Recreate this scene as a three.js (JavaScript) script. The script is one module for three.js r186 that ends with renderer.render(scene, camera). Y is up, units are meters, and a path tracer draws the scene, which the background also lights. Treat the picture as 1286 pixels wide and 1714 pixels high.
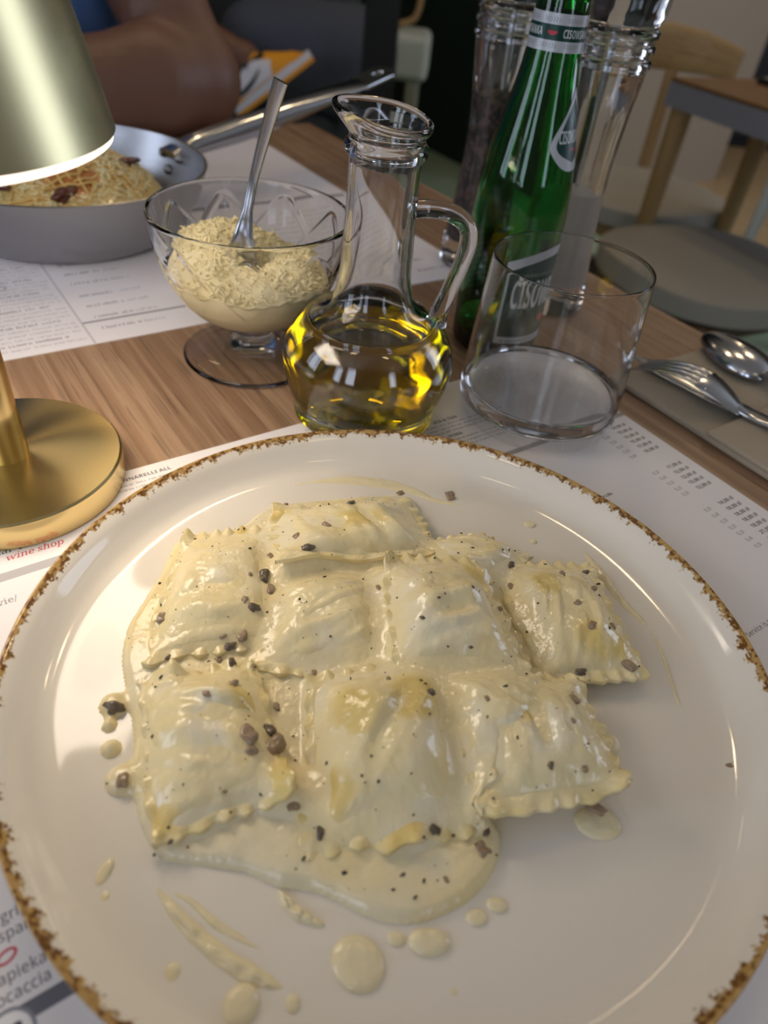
import * as THREE from 'three';
import { RectAreaLightUniformsLib } from 'three/addons/lights/RectAreaLightUniformsLib.js';
import { MarchingCubes } from 'three/addons/objects/MarchingCubes.js';
import { RoundedBoxGeometry } from 'three/addons/geometries/RoundedBoxGeometry.js';
import { mergeGeometries, mergeVertices, toCreasedNormals } from 'three/addons/utils/BufferGeometryUtils.js';

// ---------------------------------------------------------------- camera, light, exposure
const scene = new THREE.Scene();
scene.background = new THREE.Color(0x000000);
const camera = new THREE.PerspectiveCamera(71.52, 1286 / 1714, 0.02, 40);
{
  const pitch = 0.7095, roll = 0.12713;
  const fwd = new THREE.Vector3(0, -Math.sin(pitch), -Math.cos(pitch)), up0 = new THREE.Vector3(0, Math.cos(pitch), -Math.sin(pitch));
  camera.position.set(0, 0.2308, 0);
  camera.up.set(-Math.sin(roll), 0, 0).addScaledVector(up0, Math.cos(roll)).normalize();
  camera.lookAt(camera.position.clone().add(fwd));
  camera.focus = 0.31;
  camera.userData.fStop = 7.5;
}
const renderer = new THREE.WebGLRenderer();
renderer.toneMapping = THREE.LinearToneMapping;
renderer.toneMappingExposure = 0.52;
renderer.shadowMap.enabled = true;
RectAreaLightUniformsLib.init();

function areaLight(color, intensity, w, h, pos, target) {
  const l = new THREE.RectAreaLight(color, intensity, w, h);
  l.position.set(...pos); l.lookAt(...target); scene.add(l);
  return l;
}
// daylight through the tall windows behind, left and right of the photographer: [x, z, turn, width, height, radiance]
const DAY = 0xd2def6, WARM = 0xffdfb0;
const WINDOWS = [[-2.0, 2.42, 0, 0.6, 1.7, 4.8], [-0.9, 2.42, 0, 0.6, 1.7, 4.8], [2.3, 2.42, 0, 0.6, 1.7, 4.8], [-2.92, 0.6, Math.PI / 2, 1.0, 1.7, 5], [3.76, -2.0, -Math.PI / 2, 1.3, 1.7, 5]];
for (const [x, z, turn, w, h, power] of WINDOWS) areaLight(DAY, power, w, h, [x, 1.0, z], [x + Math.sin(turn), 1.0, z - Math.cos(turn)]);
// slim ceiling panels, those beyond the second table added to brighten the background: [x, z, radiance]
const CEILING = [[-0.35, -1.75, 104], [0.5, -1.75, 74], [-0.6, 0.7, 18], [0.9, 0.7, 12], [1.5, -2.5, 110], [1.9, -4.2, 120], [-1.3, -3.2, 30]];
for (const [x, z, power] of CEILING) areaLight(WARM, power, 0.3, 0.08, [x, 2.08, z], [x, -1, z]);
// the table lamp's diffuser
areaLight(0xffeeda, 16, 0.115, 0.115, [-0.180, 0.1512, -0.2575], [-0.180, -1, -0.2575]);

// ---------------------------------------------------------------- helpers
function mulberry(a) { return () => { a |= 0; a = a + 0x6D2B79F5 | 0; let t = Math.imul(a ^ a >>> 15, 1 | a); t = t + Math.imul(t ^ t >>> 7, 61 | t) ^ t; return ((t ^ t >>> 14) >>> 0) / 4294967296; }; }
function hash(x, y, z) { let h = Math.imul(x | 0, 374761393) + Math.imul(y | 0, 668265263) + Math.imul(z | 0, 2147483647 ^ 0x5bd1e995); h = Math.imul(h ^ h >>> 13, 1274126177); return ((h ^ h >>> 16) >>> 0) / 4294967296; }
function noise(x, y, z = 0) {
  const xi = Math.floor(x), yi = Math.floor(y), zi = Math.floor(z); let u = x - xi, v = y - yi, w = z - zi;
  u = u * u * (3 - 2 * u); v = v * v * (3 - 2 * v); w = w * w * (3 - 2 * w);
  const L = (a, b, t) => a + (b - a) * t;
  const f = (k) => L(L(hash(xi, yi, zi + k), hash(xi + 1, yi, zi + k), u), L(hash(xi, yi + 1, zi + k), hash(xi + 1, yi + 1, zi + k), u), v);
  return L(f(0), f(1), w);
}
function fbm(x, y, z = 0, o = 4) { let s = 0, a = 0.5, n = 0; for (let k = 0; k < o; k++) { s += a * noise(x, y, z + k * 7.3); n += a; a *= 0.5; x *= 2.03; y *= 2.03; z *= 2.03; } return s / n; }
const clamp = (x, a = 0, b = 1) => Math.min(b, Math.max(a, x)), lerp = (a, b, t) => a + (b - a) * t;
const smooth = (a, b, x) => { const t = clamp((x - a) / (b - a)); return t * t * (3 - 2 * t); };
const used = {};
function numbered(n) { const k = used[n] = (used[n] ?? -1) + 1; return k ? n + '_' + String(k).padStart(3, '0') : n; }
function thing(name, label, category, [x, y, z] = [0, 0, 0], turn = 0, group) {
  const o = new THREE.Group(); o.name = numbered(name); o.position.set(x, y, z); o.rotation.y = turn;
  o.userData = { label, category }; if (group) o.userData.group = group; scene.add(o); return o;
}
function part(name, geo, mat, parent, label) {
  const m = new THREE.Mesh(geo, mat); m.name = name; m.castShadow = m.receiveShadow = true;
  if (label) m.userData.label = label; parent.add(m); return m;
}
function single(name, geo, mat, label, category, [x, y, z] = [0, 0, 0], turn = 0, group) {
  const m = new THREE.Mesh(geo, mat); m.name = numbered(name); m.castShadow = m.receiveShadow = true; m.position.set(x, y, z); m.rotation.y = turn;
  m.userData = { label, category }; if (group) m.userData.group = group; scene.add(m); return m;
}
function struct(name, geo, mat, [x, y, z] = [0, 0, 0], turn = 0) {
  const m = new THREE.Mesh(geo, mat); m.name = name; m.castShadow = m.receiveShadow = true; m.position.set(x, y, z); m.rotation.y = turn; m.userData.kind = 'structure'; scene.add(m); return m;
}
// closed meshes face outwards
function outward(g) {
  const p = g.attributes.position, ix = g.index.array; let vol = 0;
  for (let i = 0; i < ix.length; i += 3) {
    const a = ix[i], b = ix[i + 1], c = ix[i + 2];
    vol += p.getX(a) * (p.getY(b) * p.getZ(c) - p.getZ(b) * p.getY(c)) - p.getY(a) * (p.getX(b) * p.getZ(c) - p.getZ(b) * p.getX(c)) + p.getZ(a) * (p.getX(b) * p.getY(c) - p.getY(b) * p.getX(c));
  }
  if (vol < 0) for (let i = 0; i < ix.length; i += 3) { const t = ix[i]; ix[i] = ix[i + 1]; ix[i + 1] = t; }
  return g;
}
// a surface over nu x nv cells from fn(u, v) -> [x, y, z]; wrap joins the normals of u = 0 and u = 1
function sheet(nu, nv, fn, wrap = false, uvfn) {
  const P = [], U = [], I = [];
  for (let j = 0; j <= nv; j++) for (let i = 0; i <= nu; i++) { P.push(...fn(i / nu, j / nv, i, j)); U.push(...(uvfn ? uvfn(i / nu, j / nv, j) : [i / nu, j / nv])); }
  const w = nu + 1;
  for (let j = 0; j < nv; j++) for (let i = 0; i < nu; i++) { const a = j * w + i, b = a + 1, c = a + w, d = c + 1; I.push(a, b, d, a, d, c); }
  const g = new THREE.BufferGeometry();
  g.setAttribute('position', new THREE.Float32BufferAttribute(P, 3)); g.setAttribute('uv', new THREE.Float32BufferAttribute(U, 2)); g.setIndex(I);
  return finish(g, wrap ? [nu, nv] : null);
}
function finish(g, wrap, closed = true) {
  if (closed) outward(g);
  g.computeVertexNormals();
  if (wrap) {
    const [nu, nv] = wrap, n = g.attributes.normal, w = nu + 1;
    for (let j = 0; j <= nv; j++) {
      const a = j * w, b = a + nu; const v = new THREE.Vector3(n.getX(a) + n.getX(b), n.getY(a) + n.getY(b), n.getZ(a) + n.getZ(b)).normalize();
      n.setXYZ(a, v.x, v.y, v.z); n.setXYZ(b, v.x, v.y, v.z);
    }
  }
  return g;
}
// turned body: pts [[r, y], ...]; a point given twice makes a sharp edge; shape(r, y, angle, k) may bend it
function lathe(pts, seg = 64, shape) {
  return sheet(seg, pts.length - 1, (u, v, i, j) => {
    const t = u * Math.PI * 2, [r, y] = pts[j]; let q = [r, y]; if (shape) q = shape(r, y, t, j);
    return [q[0] * Math.cos(t), q[1], q[0] * Math.sin(t)];
  }, true);
}
// smooth curve through profile points
function curve(pts, n) { const c = new THREE.CatmullRomCurve3(pts.map(([r, y]) => new THREE.Vector3(r, y, 0)), false, 'centripetal'); return c.getPoints(n).map((v) => [Math.max(0, v.x), v.y]); }
// sweep of an elliptical section along points; sizes [[halfwidth, halfheight], ...] follow the points; side is the width direction
function sweep(points, sizes, seg = 16, n = 40, sideHint = null, square = 2) {
  const c = new THREE.CatmullRomCurve3(points.map((q) => new THREE.Vector3(...q)), false, 'centripetal');
  const rows = [];
  for (let k = 0; k <= n; k++) {
    const t = k / n, o = c.getPoint(t), d = c.getTangent(t), f = t * (sizes.length - 1), i = Math.min(sizes.length - 2, Math.floor(f)), w = f - i;
    const hw = lerp(sizes[i][0], sizes[i + 1][0], w), hh = lerp(sizes[i][1], sizes[i + 1][1], w);
    const hint = new THREE.Vector3(...(sideHint ?? [0, 1, 0]));
    let a = hint.clone().addScaledVector(d, -hint.dot(d)).normalize(); const b = new THREE.Vector3().crossVectors(d, a).normalize();
    rows.push([o, a, b, hw, hh]);
  }
  const body = (u, k) => {
    const [o, a, b, hw, hh] = rows[k], t = u * Math.PI * 2, cs = Math.cos(t), sn = Math.sin(t), e = 2 / square;
    const x = Math.sign(cs) * Math.abs(cs) ** e * hw, y = Math.sign(sn) * Math.abs(sn) ** e * hh;
    return [o.x + a.x * x + b.x * y, o.y + a.y * x + b.y * y, o.z + a.z * x + b.z * y];
  };
  return sheet(seg, n + 4, (u, v, i, j) => {
    if (j === 0) return rows[0][0].toArray(); if (j === n + 4) return rows[n][0].toArray();
    const k = clamp(j - 2, 0, n); return body(u, k);
  }, true);
}
function box(w, h, d, x = 0, y = 0, z = 0) { const g = new THREE.BoxGeometry(w, h, d); g.translate(x, y, z); return g; }
function rbox(w, h, d, r, x = 0, y = 0, z = 0) { const g = new RoundedBoxGeometry(w, h, d, 3, r); g.translate(x, y, z); return g; }
function dataMap(w, h, fn, srgb = true, rx = 1, ry = 1) {
  const a = new Uint8Array(w * h * 4);
  for (let j = 0; j < h; j++) for (let i = 0; i < w; i++) { const c = fn(i / w, j / h, i, j), k = (j * w + i) * 4; a[k] = clamp(c[0], 0, 255); a[k + 1] = clamp(c[1], 0, 255); a[k + 2] = clamp(c[2], 0, 255); a[k + 3] = 255; }
  const t = new THREE.DataTexture(a, w, h); t.magFilter = THREE.LinearFilter; t.wrapS = t.wrapT = THREE.RepeatWrapping; t.repeat.set(rx, ry); if (srgb) t.colorSpace = THREE.SRGBColorSpace; t.needsUpdate = true; return t;
}
function canvasMap(w, h, draw) { const c = document.createElement('canvas'); c.width = w; c.height = h; draw(c.getContext('2d'), w, h); const t = new THREE.CanvasTexture(c); t.colorSpace = THREE.SRGBColorSpace; return t; }
const std = (color, roughness = 0.6, more = {}) => new THREE.MeshPhysicalMaterial({ color, roughness, ...more });
const metal = (color, roughness, more = {}) => new THREE.MeshPhysicalMaterial({ color, roughness, metalness: 1, ...more });
const glass = (color = 0xffffff, more = {}) => new THREE.MeshPhysicalMaterial({ color, roughness: 0.0, transmission: 1, thickness: 0.01, ior: 1.5, ...more });

// the table's own axes: a to the right along the near edge, b away across the table
const TURN = Math.atan2(0.62, 0.785);
const tab = (a, b, y = 0) => [0.785 * a - 0.62 * b, y, -0.62 * a - 0.785 * b];

// ---------------------------------------------------------------- materials
const woodTone = (base, streak, seed) => (u, v) => {
  const w = u + 0.004 * fbm(u * 7, v * 5, seed, 2), g = fbm(w * 150, v * 5, seed, 4), f = noise(w * 420, v * 18, seed + 3), c = fbm(w * 16, v * 2.2, seed + 9, 3), pore = 1 - 0.16 * smooth(0.7, 0.86, noise(w * 520, v * 26, seed + 17));
  const t = smooth(0.3, 0.7, g * 0.6 + c * 0.4) * 0.78 + f * 0.22;
  return [0, 1, 2].map((k) => lerp(streak[k], base[k], t) * pore);
};
const M = {
  tableWood: std(0xffffff, 0.42, { map: dataMap(1024, 1024, woodTone([170, 140, 112], [130, 100, 76], 3)) }),
  oak: std(0xffffff, 0.5, { map: dataMap(256, 512, woodTone([176, 146, 96], [138, 108, 64], 21)) }),
  brownWood: std(0x4a3828, 0.5),
  brass: metal(0xdcc48a, 0.22, { anisotropy: 0.9 }),
  brassShade: metal(0xd2c79a, 0.24, { anisotropy: 0.85 }),
  steel: metal(0xb9bcc2, 0.16),
  aluminium: metal(0xa2a2a4, 0.3, { anisotropy: 0.6, bumpMap: dataMap(32, 512, (u, v, i, j) => { const g = 255 * noise(u * 8, v * 230, 5); return [g, g, g]; }, false), bumpScale: 0.00006 }),
  clear: glass(0xffffff, { ior: 1.46 }),
  thinGlass: glass(0xffffff, { thickness: 0 }),
  water: glass(0xffffff, { ior: 1.33 }),
  cutGlass: glass(0xffffff, { ior: 1.34 }),
  acrylic: glass(0xffffff, { ior: 1.42 }),
  greenGlass: glass(0xffffff, { ior: 1.5, attenuationColor: new THREE.Color(0.03, 0.42, 0.07), attenuationDistance: 0.0052 }),
  oil: glass(0xffffff, { ior: 1.47, attenuationColor: new THREE.Color(0.84, 0.73, 0.006), attenuationDistance: 0.036 }),
  plate: std(0xe6e0d6, 0.07),
  mushroom: std(0x917c62, 0.2),
  mushroomDark: std(0x625646, 0.2),
  pepper: std(0x3a322b, 0.6),
  napkin: std(0xa89c88, 0.9),
  skin: std(0x704d3b, 0.5),
  shirt: std(0x4e6a98, 0.9),
  wallBeige: std(0xa69a88, 0.85),
  wallGreen: std(0x0d2a24, 0.7),
  ceiling: std(0xe4e0d8, 0.9),
  dark: std(0x14151a, 0.6),
  black: std(0x060606, 0.5),
  greyFabric: std(0x9b978c, 0.95),
  white: std(0xd5d8da, 0.5),
};

// ---------------------------------------------------------------- room
const FLOOR = -0.75;
{
  const floorMap = dataMap(512, 512, (u, v) => { const g = fbm(u * 30, v * 30, 2, 4); return [188 - 18 * g, 166 - 18 * g, 130 - 16 * g]; }, true, 3, 3);
  const fl = struct('floor', box(7.2, 0.1, 9.2), std(0xffffff, 0.55, { map: floorMap }), [0.4, FLOOR - 0.05, -1.6]);
  struct('ceiling', box(7.2, 0.1, 9.2), M.ceiling, [0.4, 2.15, -1.6]);
  struct('wall_left', box(0.12, 2.9, 9.2), std(0x8a867a, 0.9), [-3.06, 0.7, -1.6]);
  struct('wall_right', box(0.12, 2.9, 9.2), std(0x938a7d, 0.9), [3.9, 0.7, -1.6]);
  struct('wall_back', box(7.2, 2.9, 0.12), std(0x15161a, 0.8), [0.4, 0.7, -6.1]);
  struct('wall_front', box(7.2, 2.9, 0.12), std(0xa8a298, 0.9), [0.4, 0.7, 2.56]);
  // partition of warm beige plaster and, square to it, the dark green one
  struct('wall_partition', box(1.22, 2.85, 0.1, 0.61, 0, -0.05), M.wallBeige, [...tab(2.6, 2.352)].map((v, i) => i === 1 ? 0.675 : v), TURN);
  struct('wall_green', box(0.1, 2.85, 3.6, 0.05, 0, -1.8), M.wallGreen, [...tab(2.53, 2.36)].map((v, i) => i === 1 ? 0.675 : v), TURN);
  // sage green carpet in front of them
  const cp = part('carpet', box(2.6, 0.006, 4.0), std(0x8fa48c, 0.95), fl, 'sage green carpet'); { const q = tab(1.22, 1.45); cp.position.set(q[0] - 0.4, 0.053, q[2] + 1.6); cp.rotation.y = TURN; }
  // windows
  const pane = new THREE.MeshStandardMaterial({ color: 0x202428, emissive: DAY, emissiveIntensity: 4.0, roughness: 0.3 });
  WINDOWS.forEach(([x, z, turn, w, h], k) => {
    const back = 0.045, o = struct('window_' + (k + 1), mergeGeometries([box(w + 0.1, 0.05, 0.06, 0, h / 2 + 0.025, 0), box(w + 0.1, 0.05, 0.06, 0, -h / 2 - 0.025, 0), box(0.05, h, 0.06, -w / 2 - 0.025, 0, 0), box(0.05, h, 0.06, w / 2 + 0.025, 0, 0)]), M.white, [x - Math.sin(turn) * back, 1.0, z + Math.cos(turn) * back], -turn);
    part('window_pane', box(w, h, 0.01, 0, 0, 0.01), pane, o);
  });
}
{
  const glow = new THREE.MeshStandardMaterial({ color: 0xfff2dd, emissive: WARM, emissiveIntensity: 6 });
  const t = thing('ceiling_light', 'slim warm ceiling light panel in a white frame', 'ceiling light', [CEILING[0][0], 2.1, CEILING[0][1]], 0, 'ceiling light panels');
  part('frame', box(0.34, 0.03, 0.12, 0, -0.001, 0), M.white, t); part('diffuser', box(0.3, 0.004, 0.08, 0, -0.016, 0), glow, t);
  for (const [x, z] of CEILING.slice(1)) { const c = t.clone(); c.name = numbered('ceiling_light'); c.position.set(x, 2.1, z); scene.add(c); }  // copies include the unseen panels added to brighten the background
}

// ---------------------------------------------------------------- table
{
  const o = thing('dining_table', 'brown oak dining table carrying the plate and glasses', 'table', [0, FLOOR, 0], TURN);
  const g = rbox(1.07, 0.038, 1.03, 0.003, -0.027, 0.75 - 0.019, -0.387); // a -0.562..0.508, b -0.128..0.902
  const P = g.attributes.position, N = g.attributes.normal, U = g.attributes.uv;
  for (let i = 0; i < P.count; i++) { const side = Math.abs(N.getY(i)) < 0.5; U.setXY(i, P.getX(i) / 0.5, side ? P.getY(i) * 2 + P.getZ(i) / 0.9 : P.getZ(i) / 0.9); }
  part('table_top', g, M.tableWood, o);
  for (const [x, z] of [[-0.5, -0.84], [0.45, -0.84], [-0.5, 0.06], [0.45, 0.06]]) part('leg', sweep([[x, 0, z], [x, 0.4, z], [x, 0.712, z]], [[0.017, 0.017], [0.022, 0.022], [0.026, 0.026]], 16, 8, [1, 0, 0]), M.brownWood, o);
}

// ---------------------------------------------------------------- printed paper menus
function words(ctx, seed, x, y, w, size, tone) { // a line of print too small to read: word-long runs of letter-high strokes
  const r = mulberry(seed); ctx.fillStyle = tone; let k = x;
  while (k < x + w) {
    const n = 3 + Math.floor(r() * 7);
    for (let q = 0; q < n && k < x + w; q++) { const h = size * (r() < 0.25 ? 0.75 : 0.52), lw = size * 0.13; ctx.fillRect(k, y - h, lw, h); if (r() < 0.7) ctx.fillRect(k, y - (r() < 0.5 ? size * 0.5 : lw), size * 0.34, lw); if (r() < 0.5) ctx.fillRect(k + size * 0.26, y - size * 0.5, lw, size * 0.5); k += size * 0.5; }
    k += size * 0.4;
  }
}
const paperSide = std(0xdedad6, 0.9);
{ // near menu: a 0.353 - 0.50 .. 0.353, b -0.11 .. 0.2965
  const A0 = -0.147, A1 = 0.353, B0 = -0.1035, B1 = 0.2965, W = 2000, H = 1600, mm = 4; // 4 px per mm
  const X = (a) => (a - A0) * 1000 * mm, Y = (b) => (B1 - b) * 1000 * mm;
  const map = canvasMap(W, H, (c) => {
    c.fillStyle = '#e9e5e4'; c.fillRect(0, 0, W, H); c.textBaseline = 'alphabetic';
    c.fillStyle = '#b4b1b2'; c.fillRect(0, Y(0.2517), X(0.2), 5 * mm); // grey rule
    c.save(); c.translate(X(0.0), Y(0.2632)); c.font = `italic ${4.9 * mm}px serif`; c.fillStyle = '#3c5a4a'; c.fillText('iar Te', 0, 0); c.fillStyle = '#d0484e'; c.fillText('wine shop', 2.4 * mm, 4.9 * mm); c.restore();
    c.font = `${4.6 * mm}px serif`; c.fillStyle = '#8a8688'; c.fillText('wie/', X(-0.0075), Y(0.2335));
    c.font = `bold ${3.6 * mm}px sans-serif`; c.fillStyle = '#6d6a6b'; c.fillText('TONNARELLI ALL', X(0.058), Y(0.2885));
    words(c, 5, X(0.058), Y(0.2845), 75 * mm, 2.6 * mm, '#a7a3a4'); words(c, 6, X(0.058), Y(0.281), 70 * mm, 2.6 * mm, '#a7a3a4');
    // beside the cruet and the tumbler
    c.font = `bold ${3.4 * mm}px sans-serif`; c.fillStyle = '#5d5a55'; c.fillText('ATA & TON', X(0.236), Y(0.262)); c.fillText('ROMA', X(0.236), Y(0.247));
    for (let k = 0; k < 3; k++) words(c, 20 + k, X(0.228), Y(0.2585 - k * 0.0034), 50 * mm, 2.3 * mm, '#96928c');
    for (let k = 0; k < 3; k++) words(c, 30 + k, X(0.226), Y(0.2435 - k * 0.0034), 50 * mm, 2.3 * mm, '#96928c');
    for (let k = 0; k < 10; k++) words(c, 60 + k, X(0.165), Y(0.288 - k * 0.005), 48 * mm, 2.6 * mm, '#8d8988');
    c.fillStyle = '#a39f9b'; c.fillRect(X(0.24), Y(0.2215), X(0.353) - X(0.24), 3.6 * mm);
    // price columns along the right edge
    const group = (b, list) => list.forEach((t, k) => { c.font = `bold ${3.5 * mm}px sans-serif`; c.fillStyle = '#55524f'; c.fillText(t, X(0.333), Y(b - k * 0.0052)); c.font = `${3.2 * mm}px sans-serif`; c.fillStyle = '#908c88'; c.fillText(['0,3', '0,4', '0,5', '0,2'][k % 4] + 'l', X(0.3205), Y(b - k * 0.0052)); });
    group(0.2095, ['14,00 zł', '15,00 zł', '15,00 zł', '15,00 zł', '17,00 zł', '16,00 zł']);
    group(0.1665, ['11,00 zł', '12,00 zł', '12,00 zł', '13,00 zł', '12,00 zł']);
    group(0.131, ['14,00 zł', '18,00 zł', '18,00 zł', '18,00 zł', '18,00 zł', '21,00 zł', '21,00 zł']);
    c.font = `bold ${3 * mm}px sans-serif`; c.fillStyle = '#3f3c3a'; words(c, 58, X(0.277), Y(0.1655), 10 * mm, 3 * mm, '#3f3c3a');
    c.font = `${3.6 * mm}px sans-serif`; c.fillStyle = '#5d5a58'; c.fillText('*Service is n', X(0.262), Y(0.0655));
    // lower left corner
    c.fillStyle = '#5e5c62'; c.font = `${4.3 * mm}px sans-serif`;
    c.fillText('e/gril', X(-0.0345), Y(0.1115)); c.fillText('aspar', X(-0.0345), Y(0.1065));
    c.fillText('zapiekan', X(-0.0365), Y(0.0955)); c.fillText('focaccia', X(-0.0375), Y(0.0905));
    c.strokeStyle = '#c4525a'; c.lineWidth = 0.8 * mm; c.beginPath(); c.ellipse(X(-0.0312), Y(0.1022), 2.6 * mm, 1.5 * mm, -0.3, 0, 7); c.stroke();
    c.fillStyle = '#6a6b73'; c.fillRect(X(-0.147), Y(0.0885), X(0.05) - X(-0.147), 4.6 * mm);
    c.fillStyle = '#f0eeec'; c.beginPath(); c.arc(X(-0.0345), Y(0.083), 6 * mm, 0, 7); c.fill(); c.strokeStyle = '#8b8b92'; c.lineWidth = 1 * mm; c.stroke();
    c.fillStyle = '#4c4b50'; c.beginPath(); c.ellipse(X(-0.0345), Y(0.083), 3.6 * mm, 1.6 * mm, -0.5, 0, 7); c.fill();
    for (let k = 0; k < 14; k++) words(c, 90 + k, X(-0.13), Y(0.225 - k * 0.008), 60 * mm, 4 * mm, '#8e8b8d');
  });
  const g = box(A1 - A0, 0.0006, B1 - B0, 0, 0, 0);
  const side = paperSide;
  single('paper_menu', g, [side, side, std(0xffffff, 0.75, { map }), side, side, side], 'white printed paper menu lying under the big dinner plate', 'menu', tab((A0 + A1) / 2, (B0 + B1) / 2, 0.0004), TURN);
}
{ // far menu under the pan: a -0.19..0.405, b 0.43..0.845
  const A0 = -0.19, A1 = 0.405, B0 = 0.43, B1 = 0.845, W = 1785, H = 1245, mm = 3;
  const X = (a) => (a - A0) * 1000 * mm, Y = (b) => (B1 - b) * 1000 * mm;
  const map = canvasMap(W, H, (c) => {
    c.fillStyle = '#e4e1e6'; c.fillRect(0, 0, W, H);
    const r = mulberry(77);
    c.fillStyle = '#bdbac2'; c.fillRect(X(0.0915), 0, 1.2 * mm, H);
    for (let k = 0; k < 34; k++) { // left column of dense lines, heads darker
      const b = 0.438 + k * 0.0058, head = k % 4 === 1;
      words(c, 200 + k, X(-0.02), Y(b), (head ? 100 : 108) * mm, (head ? 4.6 : 3.4) * mm, head ? '#8f8c96' : '#b4b1b8');
    }
    for (let k = 0; k < 9; k++) { const b = 0.447 + k * 0.017 + (k > 3 ? 0.004 : 0); words(c, 300 + k, X(0.102), Y(b), 24 * mm, 5.4 * mm, '#9b98a2'); words(c, 320 + k, X(0.13), Y(b), 14 * mm, 5 * mm, '#b5b2ba'); if (k > 1) words(c, 340 + k, X(0.165 + 0.01 * (k % 3)), Y(b + 0.005), 60 * mm, 3.2 * mm, '#bdbac1'); }
    c.fillStyle = '#8d8a92'; c.fillRect(X(0.0925), Y(0.4605), X(0.3) - X(0.0925), 2.2 * mm);
    c.fillStyle = '#8d8b93'; c.fillRect(X(0.09), Y(0.64), X(0.4) - X(0.09), 7 * mm);
    c.strokeStyle = '#a19ea6'; c.lineWidth = 1.2 * mm; c.beginPath(); c.ellipse(X(0.055), Y(0.53), 6 * mm, 4 * mm, 0, 0, 7); c.stroke();
    for (let k = 0; k < 12; k++) words(c, 400 + k, X(0.23), Y(0.47 + k * 0.012), 150 * mm, 4 * mm, '#a9a6ad');
    words(c, 430, X(0.36), Y(0.45), 34 * mm, 5 * mm, '#77747c'); words(c, 431, X(0.345), Y(0.47), 30 * mm, 5 * mm, '#77747c');
  });
  const side = paperSide;
  single('paper_menu', box(A1 - A0, 0.0006, B1 - B0), [side, side, std(0xffffff, 0.75, { map }), side, side, side], 'white printed paper menu lying under the metal pan', 'menu', tab((A0 + A1) / 2, (B0 + B1) / 2, 0.0004), TURN);
}

// ---------------------------------------------------------------- dinner plate
const PLATE = [0.0129, 0.0010, -0.1691], PY = 0.0082; // PY: height of the well above the table
{
  const prof = [...curve([[0, 0.0072], [0.05, 0.0072], [0.1, 0.0073], [0.121, 0.0078], [0.1262, 0.0092], [0.1305, 0.0128], [0.1352, 0.0182], [0.1382, 0.0208]], 60),
    ...curve([[0.1382, 0.0208], [0.1394, 0.0214], [0.14, 0.0207], [0.1396, 0.0196]], 8).slice(1), ...curve([[0.1396, 0.0196], [0.135, 0.0125], [0.13, 0.006], [0.124, 0.002], [0.11, 0.0012]], 24).slice(1),
    [0.092, 0.0012], [0.092, 0], [0.088, 0], [0.088, 0.0014], [0, 0.0014]];
  const g = lathe(prof, 256), P = g.attributes.position, U = g.attributes.uv;
  for (let i = 0; i < P.count; i++) { const r = Math.hypot(P.getX(i), P.getZ(i)), top = i / 257 < 72 ? 0 : 1; U.setXY(i, U.getX(i), top ? clamp(0.75 + (0.1396 - r) / 0.012 * 0.25) : clamp((r - 0.1276) / 0.0124 * 0.75)); }
  const map = dataMap(2048, 96, (u, v) => {
    const base = [238, 234, 226]; // v 0.75 is the very edge; the glaze breaks brown there and runs inwards in short drips
    const th = u * Math.PI * 2, cx = Math.cos(th), cz = Math.sin(th);
    const big = fbm(cx * 6 + 9, cz * 6, 1, 3), drip = fbm(cx * 62, cz * 62, 4, 3), fine = noise(cx * 150, cz * 150, v * 30);
    const reach = 0.06 + 0.16 * big + 0.32 * Math.max(0, drip - 0.4);
    const d = Math.abs(v - 0.75) * (v > 0.75 ? 1.6 : 1) / reach;
    let m = smooth(1.15, 0.75, d + (fine - 0.5) * 0.7);
    const tone = fbm(cx * 90, cz * 90, v * 16 + 3, 3), gold = [190, 156, 98], brown = [112, 76, 36];
    const t = smooth(0.42, 0.66, tone + 0.25 * (d - 0.55));
    return [0, 1, 2].map((k) => lerp(base[k], lerp(gold[k], brown[k], t), m));
  });
  const pm = M.plate.clone(); pm.map = map; pm.color.set(0xf2eee6);
  single('dinner_plate', g, pm, 'large white dinner plate with a speckled brown rim holding the ravioli', 'plate', PLATE);
}
const WELL = PLATE[1] + 0.0072; // top of the plate's well

// ---------------------------------------------------------------- ravioli, sauce and mushrooms
const SAUCE = new THREE.Color().setRGB(0.78, 0.66, 0.375), PASTA = new THREE.Color().setRGB(0.68, 0.51, 0.17), EDGE = new THREE.Color().setRGB(0.74, 0.60, 0.27), MILK = new THREE.Color().setRGB(0.76, 0.70, 0.53);
const coat = new THREE.MeshPhysicalMaterial({ vertexColors: true, roughness: 0.17, bumpMap: dataMap(512, 512, (u, v) => { const w = (f, sd) => { const a = noise(u * f, v * f, sd), b = noise((u - 1) * f, v * f, sd), c = noise(u * f, (v - 1) * f, sd), d = noise((u - 1) * f, (v - 1) * f, sd); return lerp(lerp(a, b, u), lerp(c, d, u), v); }; const g = 255 * (0.6 * w(9, 3) + 0.3 * w(22, 5) + 0.1 * w(60, 8)); return [g, g, g]; }, false), bumpScale: 0.0007 });
const flatUV = (g, size = 0.035) => { const P = g.attributes.position, U = new Float32Array(P.count * 2); for (let i = 0; i < P.count; i++) { U[i * 2] = P.getX(i) / size; U[i * 2 + 1] = P.getZ(i) / size; } g.setAttribute('uv', new THREE.BufferAttribute(U, 2)); return g; };
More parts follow.
